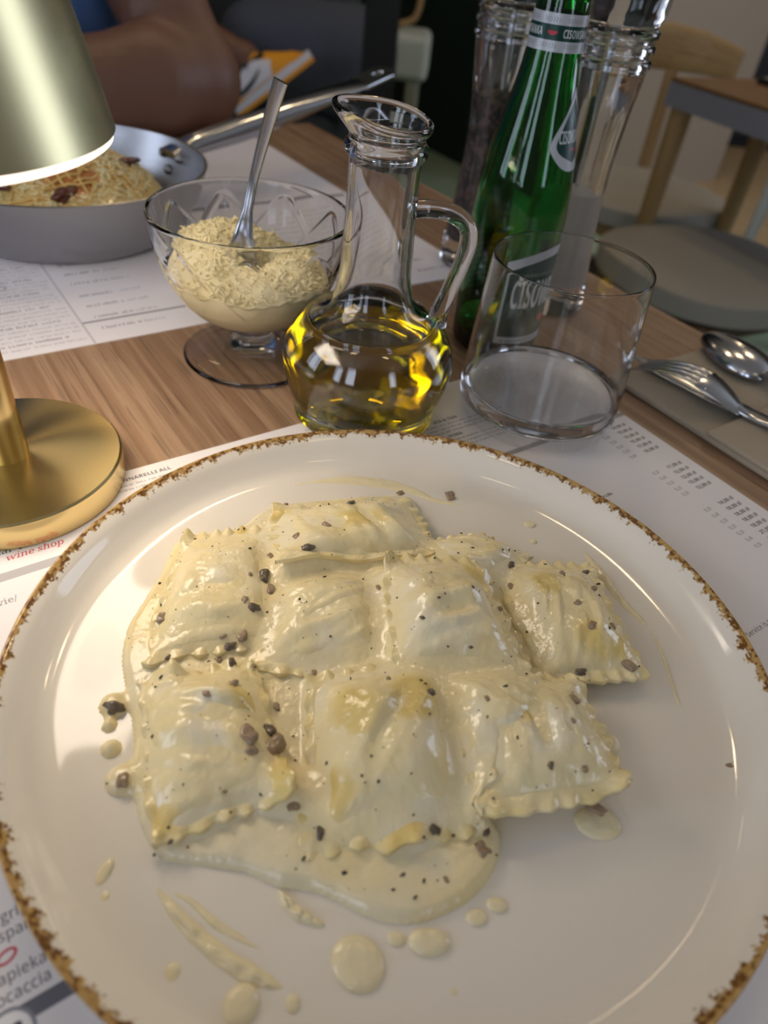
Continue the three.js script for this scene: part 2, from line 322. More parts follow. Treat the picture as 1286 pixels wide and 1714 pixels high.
// corners far-left, far-right, near-right, near-left in metres on the table plane, then the height of each above the well
const RAVIOLI = [
  { c: [[-0.0859, -0.2206], [-0.0504, -0.2325], [-0.0300, -0.1683], [-0.0807, -0.1524]], y: [4, 3, 3, 3], dome: 9, curl: [[-1, -1, 0.5, 3]], bare: [[0.3, -0.9, 0.16]], label: 'flat raviolo with a square far corner, coated in sauce, mushrooms along one side' },
  { c: [[-0.0523, -0.2446], [0.0122, -0.2650], [0.0260, -0.2274], [-0.0420, -0.2024]], y: [4, 4, 6, 9], dome: 10, curl: [[-0.7, 1, 0.8, 5], [-1, -1, 0.5, 3]], bare: [[0.1, 0.05, 0.34], [-0.95, -0.7, 0.2]], label: 'raviolo farthest from the plate centre towards the oil cruet with a bare yellow patch' },
  { c: [[-0.0439, -0.2020], [0.0051, -0.2158], [0.0151, -0.1600], [-0.0386, -0.1551]], y: [3, 3, 4, 3], dome: 10, bare: [], label: 'raviolo drowned in smooth sauce in the middle of the heap' },
  { c: [[0.0144, -0.2367], [0.0445, -0.2472], [0.0695, -0.2355], [0.0362, -0.2003]], y: [4, 3, 3, 8], dome: 7, bare: [], label: 'raviolo mostly hidden under its neighbour with one bare rounded corner' },
  { c: [[0.0501, -0.2274], [0.0946, -0.2346], [0.1103, -0.1757], [0.0670, -0.1643]], y: [4, 4, 4, 5], dome: 12, bare: [[0.05, 0.5, 0.3], [-0.25, -0.45, 0.25], [0.55, 0.62, 0.22]], label: 'raviolo lying apart at the plate side facing the tumbler with twin yellow bulges' },
  { c: [[-0.0806, -0.1458], [-0.0400, -0.1600], [-0.0151, -0.1088], [-0.0549, -0.0880]], y: [3, 4, 4, 3], dome: 12, curl: [[1, 0.85, 0.5, 10], [-0.4, -1, 0.4, 5]], bare: [[0.66, -0.3, 0.26], [0.95, 0.75, 0.34], [-0.8, 0.75, 0.2]], label: 'raviolo with a curled fluted corner beside a mushroom cluster, half in sauce' },
  { c: [[0.0352, -0.1636], [0.0802, -0.1677], [0.0928, -0.1251], [0.0402, -0.1072]], y: [7, 6, 8, 9], dome: 10, curl: [[1, 1, 0.6, 5], [0.9, -0.9, 0.5, 4]], bare: [[-0.1, -0.2, 0.22], [-0.45, -0.35, 0.2]], label: 'raviolo with a raised fluted edge casting a shadow on the bare plate' },
  { c: [[0.0012, -0.2145], [0.0422, -0.2197], [0.0632, -0.1617], [0.0094, -0.1567]], y: [12, 12, 10, 10], dome: 12, curl: [[-1, -1, 0.4, 5]], bare: [[0.78, -0.72, 0.2], [-0.85, -0.9, 0.14]], label: 'topmost raviolo of the heap, glossy and fluted, ridged on its flank' },
  { c: [[0.0266, -0.1621], [0.0664, -0.1660], [0.0697, -0.1501], [0.0396, -0.1119]], y: [10, 10, 10, 9], dome: 8, curl: [[-0.6, 1, 0.5, 4]], bare: [[0.0, 0.75, 0.18]], label: 'folded raviolo with its tip hanging down beside the raised fluted edge' },
  { c: [[-0.0218, -0.1535], [0.0296, -0.1688], [0.0430, -0.1058], [-0.0112, -0.0918]], y: [7, 8, 4, 2], dome: 14, curl: [[0.2, 1, 0.4, 4]], bare: [[-0.35, -0.3, 0.3], [0.4, -0.35, 0.3], [-0.7, 0.5, 0.3], [0.1, 0.92, 0.22]], label: 'plump pillow raviolo with yellow dents, nearest the sauce tongue' },
];
function ravioloPoint(d, k, s, t) { // top and bottom height and place
  const a = (1 + s) / 2, b = (1 + t) / 2, w = [(1 - a) * (1 - b), a * (1 - b), a * b, (1 - a) * b];
  let x = 0, z = 0, y = 0; for (let q = 0; q < 4; q++) { x += d.c[q][0] * w[q]; z += d.c[q][1] * w[q]; y += d.y[q] * w[q]; }
  const m = Math.max(Math.abs(s), Math.abs(t)), e = 1 - m, rim = 1 - smooth(0, 0.17, e);
  const alongS = Math.abs(t) > Math.abs(s), run = alongS ? s : t, wave = Math.sin(run * Math.PI * 6.5 + k * 1.7 + Math.sin(run * 5 + k) * 0.6);
  const ux = (d.c[1][0] - d.c[0][0] + d.c[2][0] - d.c[3][0]) / 4, uz = (d.c[1][1] - d.c[0][1] + d.c[2][1] - d.c[3][1]) / 4, vx = (d.c[3][0] - d.c[0][0] + d.c[2][0] - d.c[1][0]) / 4, vz = (d.c[3][1] - d.c[0][1] + d.c[2][1] - d.c[1][1]) / 4;
  // fluting and a slow waver of the edge
  const out = rim * (wave * 0.024 + (noise(run * 2.3 + k * 9, alongS ? 3 + Math.sign(t) : Math.sign(s), k) - 0.5) * 0.12) - Math.max(0, Math.abs(s) + Math.abs(t) - 1.8) * 0.25;
  if (alongS) { x += vx * Math.sign(t) * out; z += vz * Math.sign(t) * out; } else { x += ux * Math.sign(s) * out; z += uz * Math.sign(s) * out; }
  const f = (q) => Math.pow(Math.max(0, 1 - Math.pow(Math.abs(q) / 0.84, 2.9)), 0.95);
  const s1 = s - 0.1 * Math.sin(k * 2.3) * (1 - s * s), t1 = t - 0.1 * Math.cos(k * 1.7) * (1 - t * t), lump = fbm(s * 1.25 + k * 5, t * 1.25, k, 2), turn = k * 1.3, fs = s * Math.cos(turn) + t * Math.sin(turn), ft = t * Math.cos(turn) - s * Math.sin(turn), fold = fbm(fs * 1.0 + 3 * k, ft * 4.4 + k, 4, 2) - 0.5;
  let top = 2.5 - 0.7 * rim + d.dome * f(s1) * f(t1) * (0.5 + 0.8 * lump + (k === 9 ? 0.3 : 0.6) * fold);
  top += rim * wave * 0.65 + (fbm(s * 7 + k, t * 7, 2, 3) - 0.5) * 0.5 + (fbm(s * 3, t * 3 + k, 8, 2) - 0.5) * 1.6 * (1 - f(s) * f(t));
  y += (fbm(s * 1.2 + k, t * 1.2, 6, 2) - 0.5) * 3 * (1 - e);
  for (const [cs, ct, reach, lift] of d.curl ?? []) y += lift * smooth(reach, 0, Math.hypot(s - cs, t - ct)); // a lifted corner or edge
  return { x, z, top: WELL + (y + top) / 1000, bottom: WELL + Math.max(0.1, y + rim * wave * 0.55 + (fbm(s * 3, t * 3 + k, 8, 2) - 0.5) * 1.6) / 1000, e, rim, f: f(s) * f(t) };
}
// height map of what lies on the plate, 0.8 mm cells
const GX = -0.125, GZ = -0.31, CELL = 0.0008, GW = 350, GH = 350;
const heap = new Float32Array(GW * GH).fill(0);
RAVIOLI.forEach((d, k) => {
  for (let j = 0; j <= 130; j++) for (let i = 0; i <= 130; i++) {
    const q = ravioloPoint(d, k, i / 65 - 1, j / 65 - 1), gx = Math.round((q.x - GX) / CELL), gz = Math.round((q.z - GZ) / CELL);
    if (gx >= 0 && gz >= 0 && gx < GW && gz < GH) heap[gz * GW + gx] = Math.max(heap[gz * GW + gx], q.top - WELL);
  }
});
function blur(src, r) {
  const a = src.slice(), b = new Float32Array(src.length);
  for (let pass = 0; pass < 2; pass++) {
    for (let z = 0; z < GH; z++) { let s = 0; for (let x = -r; x < GW; x++) { if (x + r < GW) s += a[z * GW + x + r]; if (x - r - 1 >= 0) s -= a[z * GW + x - r - 1]; if (x >= 0) b[z * GW + x] = s / (2 * r + 1); } }
    for (let x = 0; x < GW; x++) { let s = 0; for (let z = -r; z < GH; z++) { if (z + r < GH) s += b[(z + r) * GW + x]; if (z - r - 1 >= 0) s -= b[(z - r - 1) * GW + x]; if (z >= 0) a[z * GW + x] = s / (2 * r + 1); } }
  }
  return a;
}
const heapBlur = blur(heap, 5);
const at = (f, x, z) => { const gx = clamp((x - GX) / CELL, 0, GW - 1.001), gz = clamp((z - GZ) / CELL, 0, GH - 1.001), i = Math.floor(gx), j = Math.floor(gz), u = gx - i, v = gz - j; return lerp(lerp(f[j * GW + i], f[j * GW + i + 1], u), lerp(f[(j + 1) * GW + i], f[(j + 1) * GW + i + 1], u), v); };
// outline of the pool of sauce (metres)
const POOL = [[-0.088, -0.2221], [-0.0776, -0.228], [-0.0644, -0.2345], [-0.054, -0.2505], [-0.0245, -0.2626], [0.0115, -0.2712], [0.0211, -0.2508], [0.0298, -0.2401], [0.0452, -0.247], [0.0638, -0.2384], [0.0721, -0.2321], [0.0953, -0.2325], [0.1033, -0.2073], [0.1071, -0.1859], [0.0887, -0.1757], [0.0717, -0.1703], [0.0793, -0.166], [0.0834, -0.1536], [0.087, -0.1408], [0.0874, -0.1296], [0.0732, -0.1224], [0.0588, -0.1184], [0.0487, -0.1137], [0.05, -0.1084], [0.0486, -0.0998], [0.0424, -0.0903], [0.0317, -0.0827], [0.0214, -0.0794], [0.0109, -0.0797], [0.0, -0.0832], [-0.0082, -0.085], [-0.0171, -0.0849], [-0.0265, -0.0875], [-0.0392, -0.088], [-0.0525, -0.0886], [-0.0593, -0.0944], [-0.0666, -0.1049], [-0.071, -0.1124], [-0.0739, -0.125], [-0.0828, -0.1429], [-0.0894, -0.1564], [-0.0925, -0.1717], [-0.0909, -0.1876], [-0.0892, -0.2051]];
const POOL_BLOBS = [[-0.0855, -0.1375, 0.005], [-0.0839, -0.1293, 0.0026], [-0.0802, -0.1212, 0.0034], [-0.0726, -0.1109, 0.0055]]; // lobes joined to the pool: x, z, radius
const poolCurve = new THREE.CatmullRomCurve3(POOL.map(([x, z]) => new THREE.Vector3(x, 0, z)), true, 'centripetal').getPoints(400).map((v) => [v.x, v.z]);
function poolDistance(x, z) { // inside positive
  let best = 1e9, inside = false;
  for (let i = 0, j = poolCurve.length - 1; i < poolCurve.length; j = i++) {
    const [ax, az] = poolCurve[j], [bx, bz] = poolCurve[i], dx = bx - ax, dz = bz - az, L = dx * dx + dz * dz || 1e-12, t = clamp(((x - ax) * dx + (z - az) * dz) / L);
    best = Math.min(best, (x - ax - dx * t) ** 2 + (z - az - dz * t) ** 2);
    if ((az > z) !== (bz > z) && x < (bx - ax) * (z - az) / (bz - az) + ax) inside = !inside;
  }
  let d = (inside ? 1 : -1) * Math.sqrt(best);
  for (const [bx, bz, r] of POOL_BLOBS) { const q = r - Math.hypot(x - bx, z - bz), k = 0.004, h = clamp(0.5 + 0.5 * (q - d) / k); d = lerp(d, q, h) + k * h * (1 - h); }
  return d;
}
const pool = new Float32Array(GW * GH).fill(-1), poolD = new Float32Array(GW * GH).fill(-1);
for (let j = 0; j < GH; j++) for (let i = 0; i < GW; i++) {
  const x = GX + i * CELL, z = GZ + j * CELL; if (Math.hypot(x - PLATE[0], z - PLATE[2]) > 0.12) continue;
  const d = poolDistance(x, z); poolD[j * GW + i] = d; if (d < -0.0022) continue;
  const edge = Math.sqrt(clamp(d / 0.003)) * (0.8 + 0.2 * clamp(d / 0.006)), deep = smooth(0, 0.007, d), n = fbm(x * 70, z * 70, 3, 2);
  const body = 0.0030 + 0.0014 * n, over = 0.94 * heapBlur[j * GW + i] + 0.0006 + 0.0006 * (fbm(x * 190, z * 190, 5, 3) - 0.5);
  pool[j * GW + i] = d <= 0 ? -0.0006 : edge * lerp(body, Math.max(body, over), deep);
}
const foodHeight = (x, z) => WELL + Math.max(0, at(heap, x, z), at(pool, x, z));
function tint(g, fn) { const P = g.attributes.position, C = new Float32Array(P.count * 3), c = new THREE.Color(); for (let i = 0; i < P.count; i++) { fn(c, P.getX(i), P.getY(i), P.getZ(i), i); C[i * 3] = c.r; C[i * 3 + 1] = c.g; C[i * 3 + 2] = c.b; } g.setAttribute('color', new THREE.BufferAttribute(C, 3)); return g; }
{
  const N = 120;
  RAVIOLI.forEach((d, k) => {
    const info = [];
    const g = sheet(N, 2 * N + 2, (u, v, i, j) => { // top sheet from one end, round the edge and back underneath
      const under = j > N, jj = under ? 2 * N + 2 - j - 1 : j, s = i / N * 2 - 1, t = clamp(jj / N, 0, 1) * 2 - 1;
      const q = ravioloPoint(d, k, s, t); info.push([s, t, q, under]);
      const shut = Math.abs(s) > 0.999 ? 1 : 0;
      return [q.x, under ? lerp(q.bottom, (q.bottom + q.top) / 2, shut) : lerp(q.top, (q.bottom + q.top) / 2, shut), q.z];
    });
    tint(g, (c, x, y, z, i) => {
      const [s, t, q] = info[i];
      let bare = 0; for (const [bs, bt, r] of d.bare) bare = Math.max(bare, 0.9 * smooth(1.35, 0.5, Math.hypot(s - bs, t - bt) / r + (fbm(s * 4, t * 4, k + 2, 3) - 0.5) * 0.9));
      const fleck = smooth(0.6, 0.75, fbm(s * 2.6 + k, t * 2.6, k * 3, 3)) * 0.4;
      const milk = smooth(0.5, 0.72, fbm(s * 1.4 + 7 * k, t * 1.4, 1, 3)) * q.f;
      c.copy(SAUCE).lerp(MILK, milk * 0.8).lerp(EDGE, q.rim * 0.75 * smooth(0.35, 0.6, fbm(s * 3 + k, t * 3, 9, 2))).lerp(PASTA, Math.max(bare, fleck * 0.6));
    });
    single('raviolo', flatUV(g), coat, d.label, 'ravioli', [0, 0, 0], 0, 'ravioli on the plate');
  });
  // pool of sauce
  const P = [], I = [], id = new Int32Array(GW * GH).fill(-1);
  const on = (i, j) => pool[j * GW + i] > -0.5;
  const put = (i, j) => { const k = j * GW + i; if (id[k] < 0) { id[k] = P.length / 3; P.push(GX + i * CELL, WELL + pool[k], GZ + j * CELL); } return id[k]; };
  for (let j = 0; j < GH - 1; j++) for (let i = 0; i < GW - 1; i++) if (on(i, j) && on(i + 1, j) && on(i, j + 1) && on(i + 1, j + 1)) { const a = put(i, j), b = put(i + 1, j), c = put(i, j + 1), d = put(i + 1, j + 1); I.push(a, c, b, b, c, d); }
  const g = new THREE.BufferGeometry(); g.setAttribute('position', new THREE.Float32BufferAttribute(P, 3)); g.setIndex(I); g.computeVertexNormals();
  tint(g, (c, x, y, z) => c.copy(SAUCE).lerp(MILK, 0.5 * smooth(0.45, 0.7, fbm(x * 40, z * 40, 2, 3))).lerp(PASTA, 0.28 * smooth(0.5, 0.75, fbm(x * 30 + 5, z * 30, 6, 3))));
  single('sauce_pool', flatUV(g), coat, 'wide pool of cream sauce spreading under the ravioli on the plate', 'sauce');
}
{ // spilled drops: x, z, half width, half length, turn
  const DROPS = [[0.0084, -0.0678, 0.0077, 0.0070, -0.15], [0.0288, -0.076, 0.0058, 0.0039, 0.05], [0.0189, -0.075, 0.0027, 0.0019, -0.15], [0.0414, -0.0832, 0.0032, 0.0023, 0.35], [0.0483, -0.0876, 0.0030, 0.0023, -0.15],
    [-0.0207, -0.0544, 0.0048, 0.0052, -0.15], [-0.0075, -0.0565, 0.0020, 0.0022, -0.15], [-0.0406, -0.0598, 0.0022, 0.0031, -0.15], [-0.0677, -0.0825, 0.0020, 0.0042, -0.15], [-0.0651, -0.076, 0.0015, 0.0022, -0.15],
    [-0.0693, -0.0697, 0.0035, 0.0022, 0.35], [0.0907, -0.1468, 0.0045, 0.0045, -0.15], [0.0934, -0.1333, 0.0027, 0.0025, -0.15], [0.0828, -0.117, 0.0074, 0.0058, -0.15], [0.0709, -0.2634, 0.0030, 0.0024, -0.15], [0.0717, -0.2516, 0.0017, 0.0016, -0.15], [0.0354, -0.0639, 0.0010, 0.0008, -0.15]];
  const LABELS = ['largest round drop of sauce alone on the plate, with brown flecks', 'pear shaped drop of sauce between the pool and a tiny round drop', 'tiny round drop between the largest drop and the pear shaped drop', 'small pear shaped drop beside the sauce pool', 'small round drop touching the edge of the sauce pool', 'oval drop of sauce with a mushroom bit at its end near the plate rim', 'small round drop beside the oval drop with the mushroom bit', 'small upright oval drop beside the long diagonal smear', 'slim elongated drop above a tiny oval one', 'tiny oval drop right under the slim elongated drop', 'tilted pear shaped drop nearest the plate wall', 'round flat drop beside the raised fluted raviolo', 'small drop at the tip of the raised fluted corner', 'broad thin drop with mushrooms in the shadow of the raised edge', 'round drop on the bare plate facing the tumbler', 'tiny drop just below the round drop facing the tumbler', 'pinhead drop of sauce far out on the bare plate'];
  DROPS.forEach(([x, z, a, b, turn], k) => {
    const h = Math.min(a, b) * (a > 0.006 ? 0.34 : 0.6), ph = k * 2.1, pear = k === 1 || k === 3 || k === 10 ? 0.35 : 0.06;
    const g = sheet(40, 12, (u, v) => {
      const t = u * Math.PI * 2, w = 1 + pear * Math.cos(t - ph) * 0.6 + 0.05 * Math.sin(2 * t + ph), r = Math.sin(v * Math.PI / 2), y = v >= 1 ? -0.0004 : Math.pow(Math.cos(v * Math.PI / 2), 0.8) * h;
      return [Math.cos(t) * a * r * w, y, Math.sin(t) * b * r * w];
    }, true);
    tint(g, (c) => c.copy(SAUCE).lerp(MILK, 0.35));
    single('sauce_drop', flatUV(g), coat, LABELS[k] ?? 'small drop of cream sauce spilled on the bare plate', 'sauce drop', [x, WELL, z], turn, 'small sauce drops on the plate');
  });
  // smears: centre line and half width, thin at both ends
  const SMEARS = [
    [[[-0.0495, -0.2682], [-0.0384, -0.2752], [-0.0211, -0.2798], [-0.0031, -0.281], [0.0124, -0.2779], [0.0247, -0.2728], [0.0382, -0.2713]], 0.0042, 0.5, 'long curved smear of sauce between the far raviolo and the plate rim'],
    [[[-0.0715, -0.2772], [-0.0656, -0.274], [-0.0597, -0.2703]], 0.0022, 1.4, 'short thick dab of sauce near the rim beside the lamp'],
    [[[0.0954, -0.2482], [0.1023, -0.2337], [0.1081, -0.2201], [0.1173, -0.2069]], 0.0024, 0.9, 'straight streak of sauce beside the raviolo facing the tumbler'],
    [[[0.1182, -0.2048], [0.1205, -0.1911], [0.1212, -0.1766], [0.1219, -0.1671]], 0.0009, 0.5, 'hair thin streak of sauce continuing along the plate wall'],
    [[[-0.0515, -0.0803], [-0.0429, -0.0736], [-0.0336, -0.0678], [-0.0234, -0.0631], [-0.0164, -0.0611], [-0.0105, -0.06]], 0.0028, 1.0, 'long diagonal smear of sauce with a thick blunt end'],
    [[[-0.0464, -0.0796], [-0.0409, -0.0780], [-0.0326, -0.0732], [-0.0251, -0.0703], [-0.017, -0.0679]], 0.0013, 0.5, 'thin smear of sauce running beside the long diagonal smear'],
    [[[-0.0167, -0.0841], [-0.0117, -0.0796], [-0.007, -0.0775], [-0.0021, -0.0763]], 0.0022, 1.3, 'tapering tail of sauce leaving the pool with one dark fleck'],
  ];
  SMEARS.forEach(([pts, hw, hh, label], k) => {
    const c = new THREE.CatmullRomCurve3(pts.map(([x, z]) => new THREE.Vector3(x, 0, z)), false, 'centripetal'), n = 80;
    const g = sheet(n, 14, (u, v) => {
      const p = c.getPoint(u), d = c.getTangent(u), w = (v * 2 - 1), prof = Math.pow(Math.max(0, Math.sin(Math.PI * clamp(0.04 + u * 0.94))), 0.6) * (0.65 + 0.7 * fbm(u * 6, k, 3, 3));
      const y = (1 - w * w) * hh * 0.0016 * prof * (0.3 + 1.4 * fbm(u * 14 + k, w * 2.2, k, 3)) - (Math.abs(w) > 0.99 || u < 0.001 || u > 0.999 ? 0.0003 : 0.0001);
      return [p.x - d.z * w * hw * prof, WELL + y, p.z + d.x * w * hw * prof];
    });
    g.computeVertexNormals(); if (g.attributes.normal.getY(600) < 0) { const ix = g.index.array; for (let i = 0; i < ix.length; i += 3) { const t = ix[i]; ix[i] = ix[i + 1]; ix[i + 1] = t; } g.computeVertexNormals(); }
    tint(g, (col) => col.copy(SAUCE).lerp(MILK, 0.3));
    single('sauce_smear', flatUV(g), coat, label, 'sauce smear');
  });
}
function chunk(seed, rx, ry, rz) { // a torn bit of mushroom
  const r = mulberry(seed), o = r() * 50;
  return sheet(18, 12, (u, v) => {
    const t = u * Math.PI * 2, q = v * Math.PI, x = Math.sin(q) * Math.cos(t), y = Math.cos(q), z = Math.sin(q) * Math.sin(t), e = (a) => Math.sign(a) * Math.abs(a) ** 0.85;
    const k = v === 0 || v === 1 ? 0.9 : 0.5 + 0.95 * noise(x * 1.5 + o, y * 1.5, z * 1.5 + o);
    return [e(x) * rx * k, e(y) * ry * k, e(z) * rz * k];
  }, true);
}
// mushroom pieces: x, z, half length, turn, thickness ratio
const MUSHROOMS = /*MUSH*/[[-0.0463, -0.2516, 0.00142, 1.4], [-0.0155, -0.2456, 0.00169, 0.6], [-0.024, -0.2289, 0.00163, 2.4], [-0.0359, -0.2222, 0.00162, 0.9], [-0.0299, -0.2117, 0.0025, 0.4], [-0.0451, -0.2124, 0.00144, 2.4], [-0.0507, -0.1981, 0.00108, 5.5], [-0.0455, -0.201, 0.00313, 4.8], [-0.0415, -0.1939, 0.00215, 4.6], [-0.0494, -0.1825, 0.00134, 1.3], [-0.0455, -0.1804, 0.00266, 3.2], [-0.0793, -0.1734, 0.00212, 1.7], [-0.0539, -0.1672, 0.00131, 1.0], [-0.051, -0.165, 0.00204, 0.6], [-0.0472, -0.1692, 0.00234, 1.3], [-0.054, -0.1597, 0.00131, 5.6], [-0.0482, -0.1575, 0.002, 5.0], [-0.0181, -0.1574, 0.00127, 4.8], [-0.0439, -0.1437, 0.0019, 4.8], [-0.0718, -0.1565, 0.00117, 1.2], [0.0018, -0.1989, 0.00122, 1.9], [0.0071, -0.2749, 0.00186, 3.8], [0.0584, -0.2259, 0.002, 4.4], [0.0574, -0.2133, 0.00146, 5.1], [0.0794, -0.2207, 0.00166, 5.3], [0.0916, -0.2283, 0.00155, 0.5], [0.0924, -0.2151, 0.00166, 3.6], [0.083, -0.202, 0.00143, 4.0], [0.0192, -0.1746, 0.00098, 3.0], [0.0867, -0.1894, 0.00185, 1.1], [0.0955, -0.1923, 0.00157, 2.8], [0.0819, -0.1724, 0.00212, 0.5], [0.1012, -0.1779, 0.00249, 5.6], [0.051, -0.1944, 0.00107, 5.2], [0.038, -0.1683, 0.00084, 3.3], [0.0319, -0.2773, 0.003, 1.8], [0.009, -0.1506, 0.00107, 5.5], [0.0237, -0.1465, 0.00159, 3.4], [0.0749, -0.1533, 0.00169, 5.3], [0.043, -0.146, 0.00093, 5.1], [-0.0839, -0.1352, 0.00314, 3.1], [-0.0344, -0.125, 0.00311, 2.5], [-0.0327, -0.1202, 0.00205, 3.6], [-0.0289, -0.1313, 0.00241, 2.6], [-0.0263, -0.1258, 0.00343, 1.0], [-0.0716, -0.1092, 0.00214, 1.8], [-0.0068, -0.1002, 0.00201, 4.9], [-0.0166, -0.1065, 0.00178, 0.3], [-0.0381, -0.1068, 0.00089, 0.3], [-0.0503, -0.0916, 0.00089, 3.8], [-0.0287, -0.1425, 0.00138, 1.7], [-0.0509, -0.1359, 0.00132, 3.2], [0.0278, -0.1049, 0.00229, 2.8], [0.0432, -0.1017, 0.00206, 2.1], [0.0454, -0.1018, 0.00103, 6.0], [0.0446, -0.1072, 0.0013, 1.2], [0.0812, -0.1192, 0.00248, 2.5], [0.0833, -0.1178, 0.00139, 1.2], [0.0194, -0.0913, 0.00087, 3.8], [0.0756, -0.1272, 0.00134, 1.7], [0.0723, -0.1417, 0.00108, 2.1], [0.0637, -0.1255, 0.00131, 4.5], [0.0323, -0.0915, 0.00088, 1.9], [0.0122, -0.064, 0.00097, 3.4], [-0.013, -0.08, 0.001, 5.4], [-0.0213, -0.0525, 0.00169, 0.6], [0.1345, -0.1446, 0.0025, 0.4]];
{
  const shapes = [0, 1, 2, 3, 4, 5].map((k) => chunk(40 + k, 1.15, 0.55, 0.8));
  const HOSTS = ['the flat square cornered raviolo', 'the raviolo towards the oil cruet', 'the drowned middle raviolo', 'the half hidden raviolo', 'the raviolo lying apart', 'the raviolo with the curled corner', 'the raviolo with the raised fluted edge', 'the topmost raviolo', 'the folded raviolo', 'the plump pillow raviolo'];
  const middles = RAVIOLI.map((d) => [d.c.reduce((q, c) => q + c[0], 0) / 4, d.c.reduce((q, c) => q + c[1], 0) / 4]);
  MUSHROOMS.forEach(([x, z, s, turn], k) => {
    let best = 0; middles.forEach(([mx, mz], q) => { if (Math.hypot(mx - x, mz - z) < Math.hypot(middles[best][0] - x, middles[best][1] - z)) best = q; });
    const far = Math.hypot(middles[best][0] - x, middles[best][1] - z), size = s > 0.0027 ? 'large' : s > 0.0018 ? 'medium' : 'small', tone = k % 3 === 1 ? 'dark grey' : 'grey brown';
    const where = at(heap, x, z) < 0.002 && at(pool, x, z) < 0.001 ? 'on the plate near' : far > 0.024 ? 'in the sauce beside' : 'on';
    const text = k === MUSHROOMS.length - 1 ? 'lone dark mushroom bit lying on the bare plate by the wall' : `${size} ${tone} mushroom piece ${where} ${HOSTS[best]}`;
    const m = single('mushroom_piece', shapes[k % 6], k % 3 === 1 ? M.mushroomDark : M.mushroom, text, 'mushroom', [x, foodHeight(x, z) - s * 0.02, z], turn, 'mushroom pieces in the sauce');
    m.scale.setScalar(s);
  });
  // ground pepper and mushroom dust in the sauce, too fine to count
  const r = mulberry(11), list = []; const q = new THREE.Quaternion(), m4 = new THREE.Matrix4();
  while (list.length < 300) {
    const x = -0.1 + r() * 0.215, z = -0.275 + r() * 0.2; if (Math.max(at(heap, x, z), at(pool, x, z)) < 0.0016) continue;
    const s = 0.00016 + 0.0004 * r() ** 3; q.setFromEuler(new THREE.Euler(r() * 6, r() * 6, r() * 6)); list.push(m4.clone().compose(new THREE.Vector3(x, foodHeight(x, z) + s * 0.15, z), q, new THREE.Vector3(s * (1 + r()), s * 0.8, s)));
  }
  const im = new THREE.InstancedMesh(chunk(3, 1, 0.8, 0.8), M.pepper, list.length); list.forEach((m, i) => im.setMatrixAt(i, m));
  im.name = 'pepper_specks'; im.userData = { label: 'fine dark pepper specks scattered over the sauced ravioli', category: 'pepper', kind: 'stuff' }; im.castShadow = im.receiveShadow = true; scene.add(im);
}

// ---------------------------------------------------------------- brass table lamp
{
  const o = thing('table_lamp', 'small brushed brass table lamp with a glowing shade rim', 'lamp', [-0.180, 0.0007, -0.2575]);
  part('base', lathe([[0, 0], [0.0508, 0], [0.0508, 0], [0.0512, 0.0008], [0.0512, 0.0008], [0.0512, 0.0132], [0.0512, 0.0132], [0.0502, 0.0142], [0.0502, 0.0142], [0.034, 0.0147], [0.018, 0.0153], [0, 0.0158]], 160), M.brass, o);
  part('pole', lathe([[0, 0.012], [0.0098, 0.012], [0.0098, 0.012], [0.0094, 0.08], [0.009, 0.185], [0, 0.185]], 48), M.brass, o);
  part('shade', lathe([[0.0672, 0.1565], [0.0672, 0.1565], [0.0685, 0.1565], [0.0685, 0.1565], [0.064, 0.176], [0.0585, 0.1985], [0.0585, 0.1985], [0.057, 0.1992], [0.0555, 0.1985], [0.0555, 0.1985], [0.0552, 0.1955], [0.0552, 0.1955], [0, 0.1945], [0, 0.193], [0.056, 0.193], [0.056, 0.193], [0.0672, 0.1565]], 160), M.brassShade, o);
  const glow = new THREE.MeshStandardMaterial({ color: 0xfff4e2, emissive: 0xfff0dc, emissiveIntensity: 3.2, roughness: 0.5 });
  part('lamp_diffuser', lathe([[0.0335, 0.1545], [0.0335, 0.1545], [0.0665, 0.1532], [0.0665, 0.1532], [0.0674, 0.1538], [0.0674, 0.1565], [0.0674, 0.1565], [0.0335, 0.1568], [0.0335, 0.1568], [0.0335, 0.1545]], 128), glow, o, 'glowing white ring under the shade');
  part('shade_plate', lathe([[0, 0.156], [0.0334, 0.156], [0.0334, 0.156], [0.0334, 0.1585], [0.0334, 0.1585], [0, 0.1585]], 64), M.brassShade, o);
  part('touch_switch', lathe([[0, 0.1945], [0.012, 0.1946], [0.012, 0.1946], [0.0118, 0.1962], [0.0105, 0.1968], [0, 0.197]], 40), M.brass, o);
}

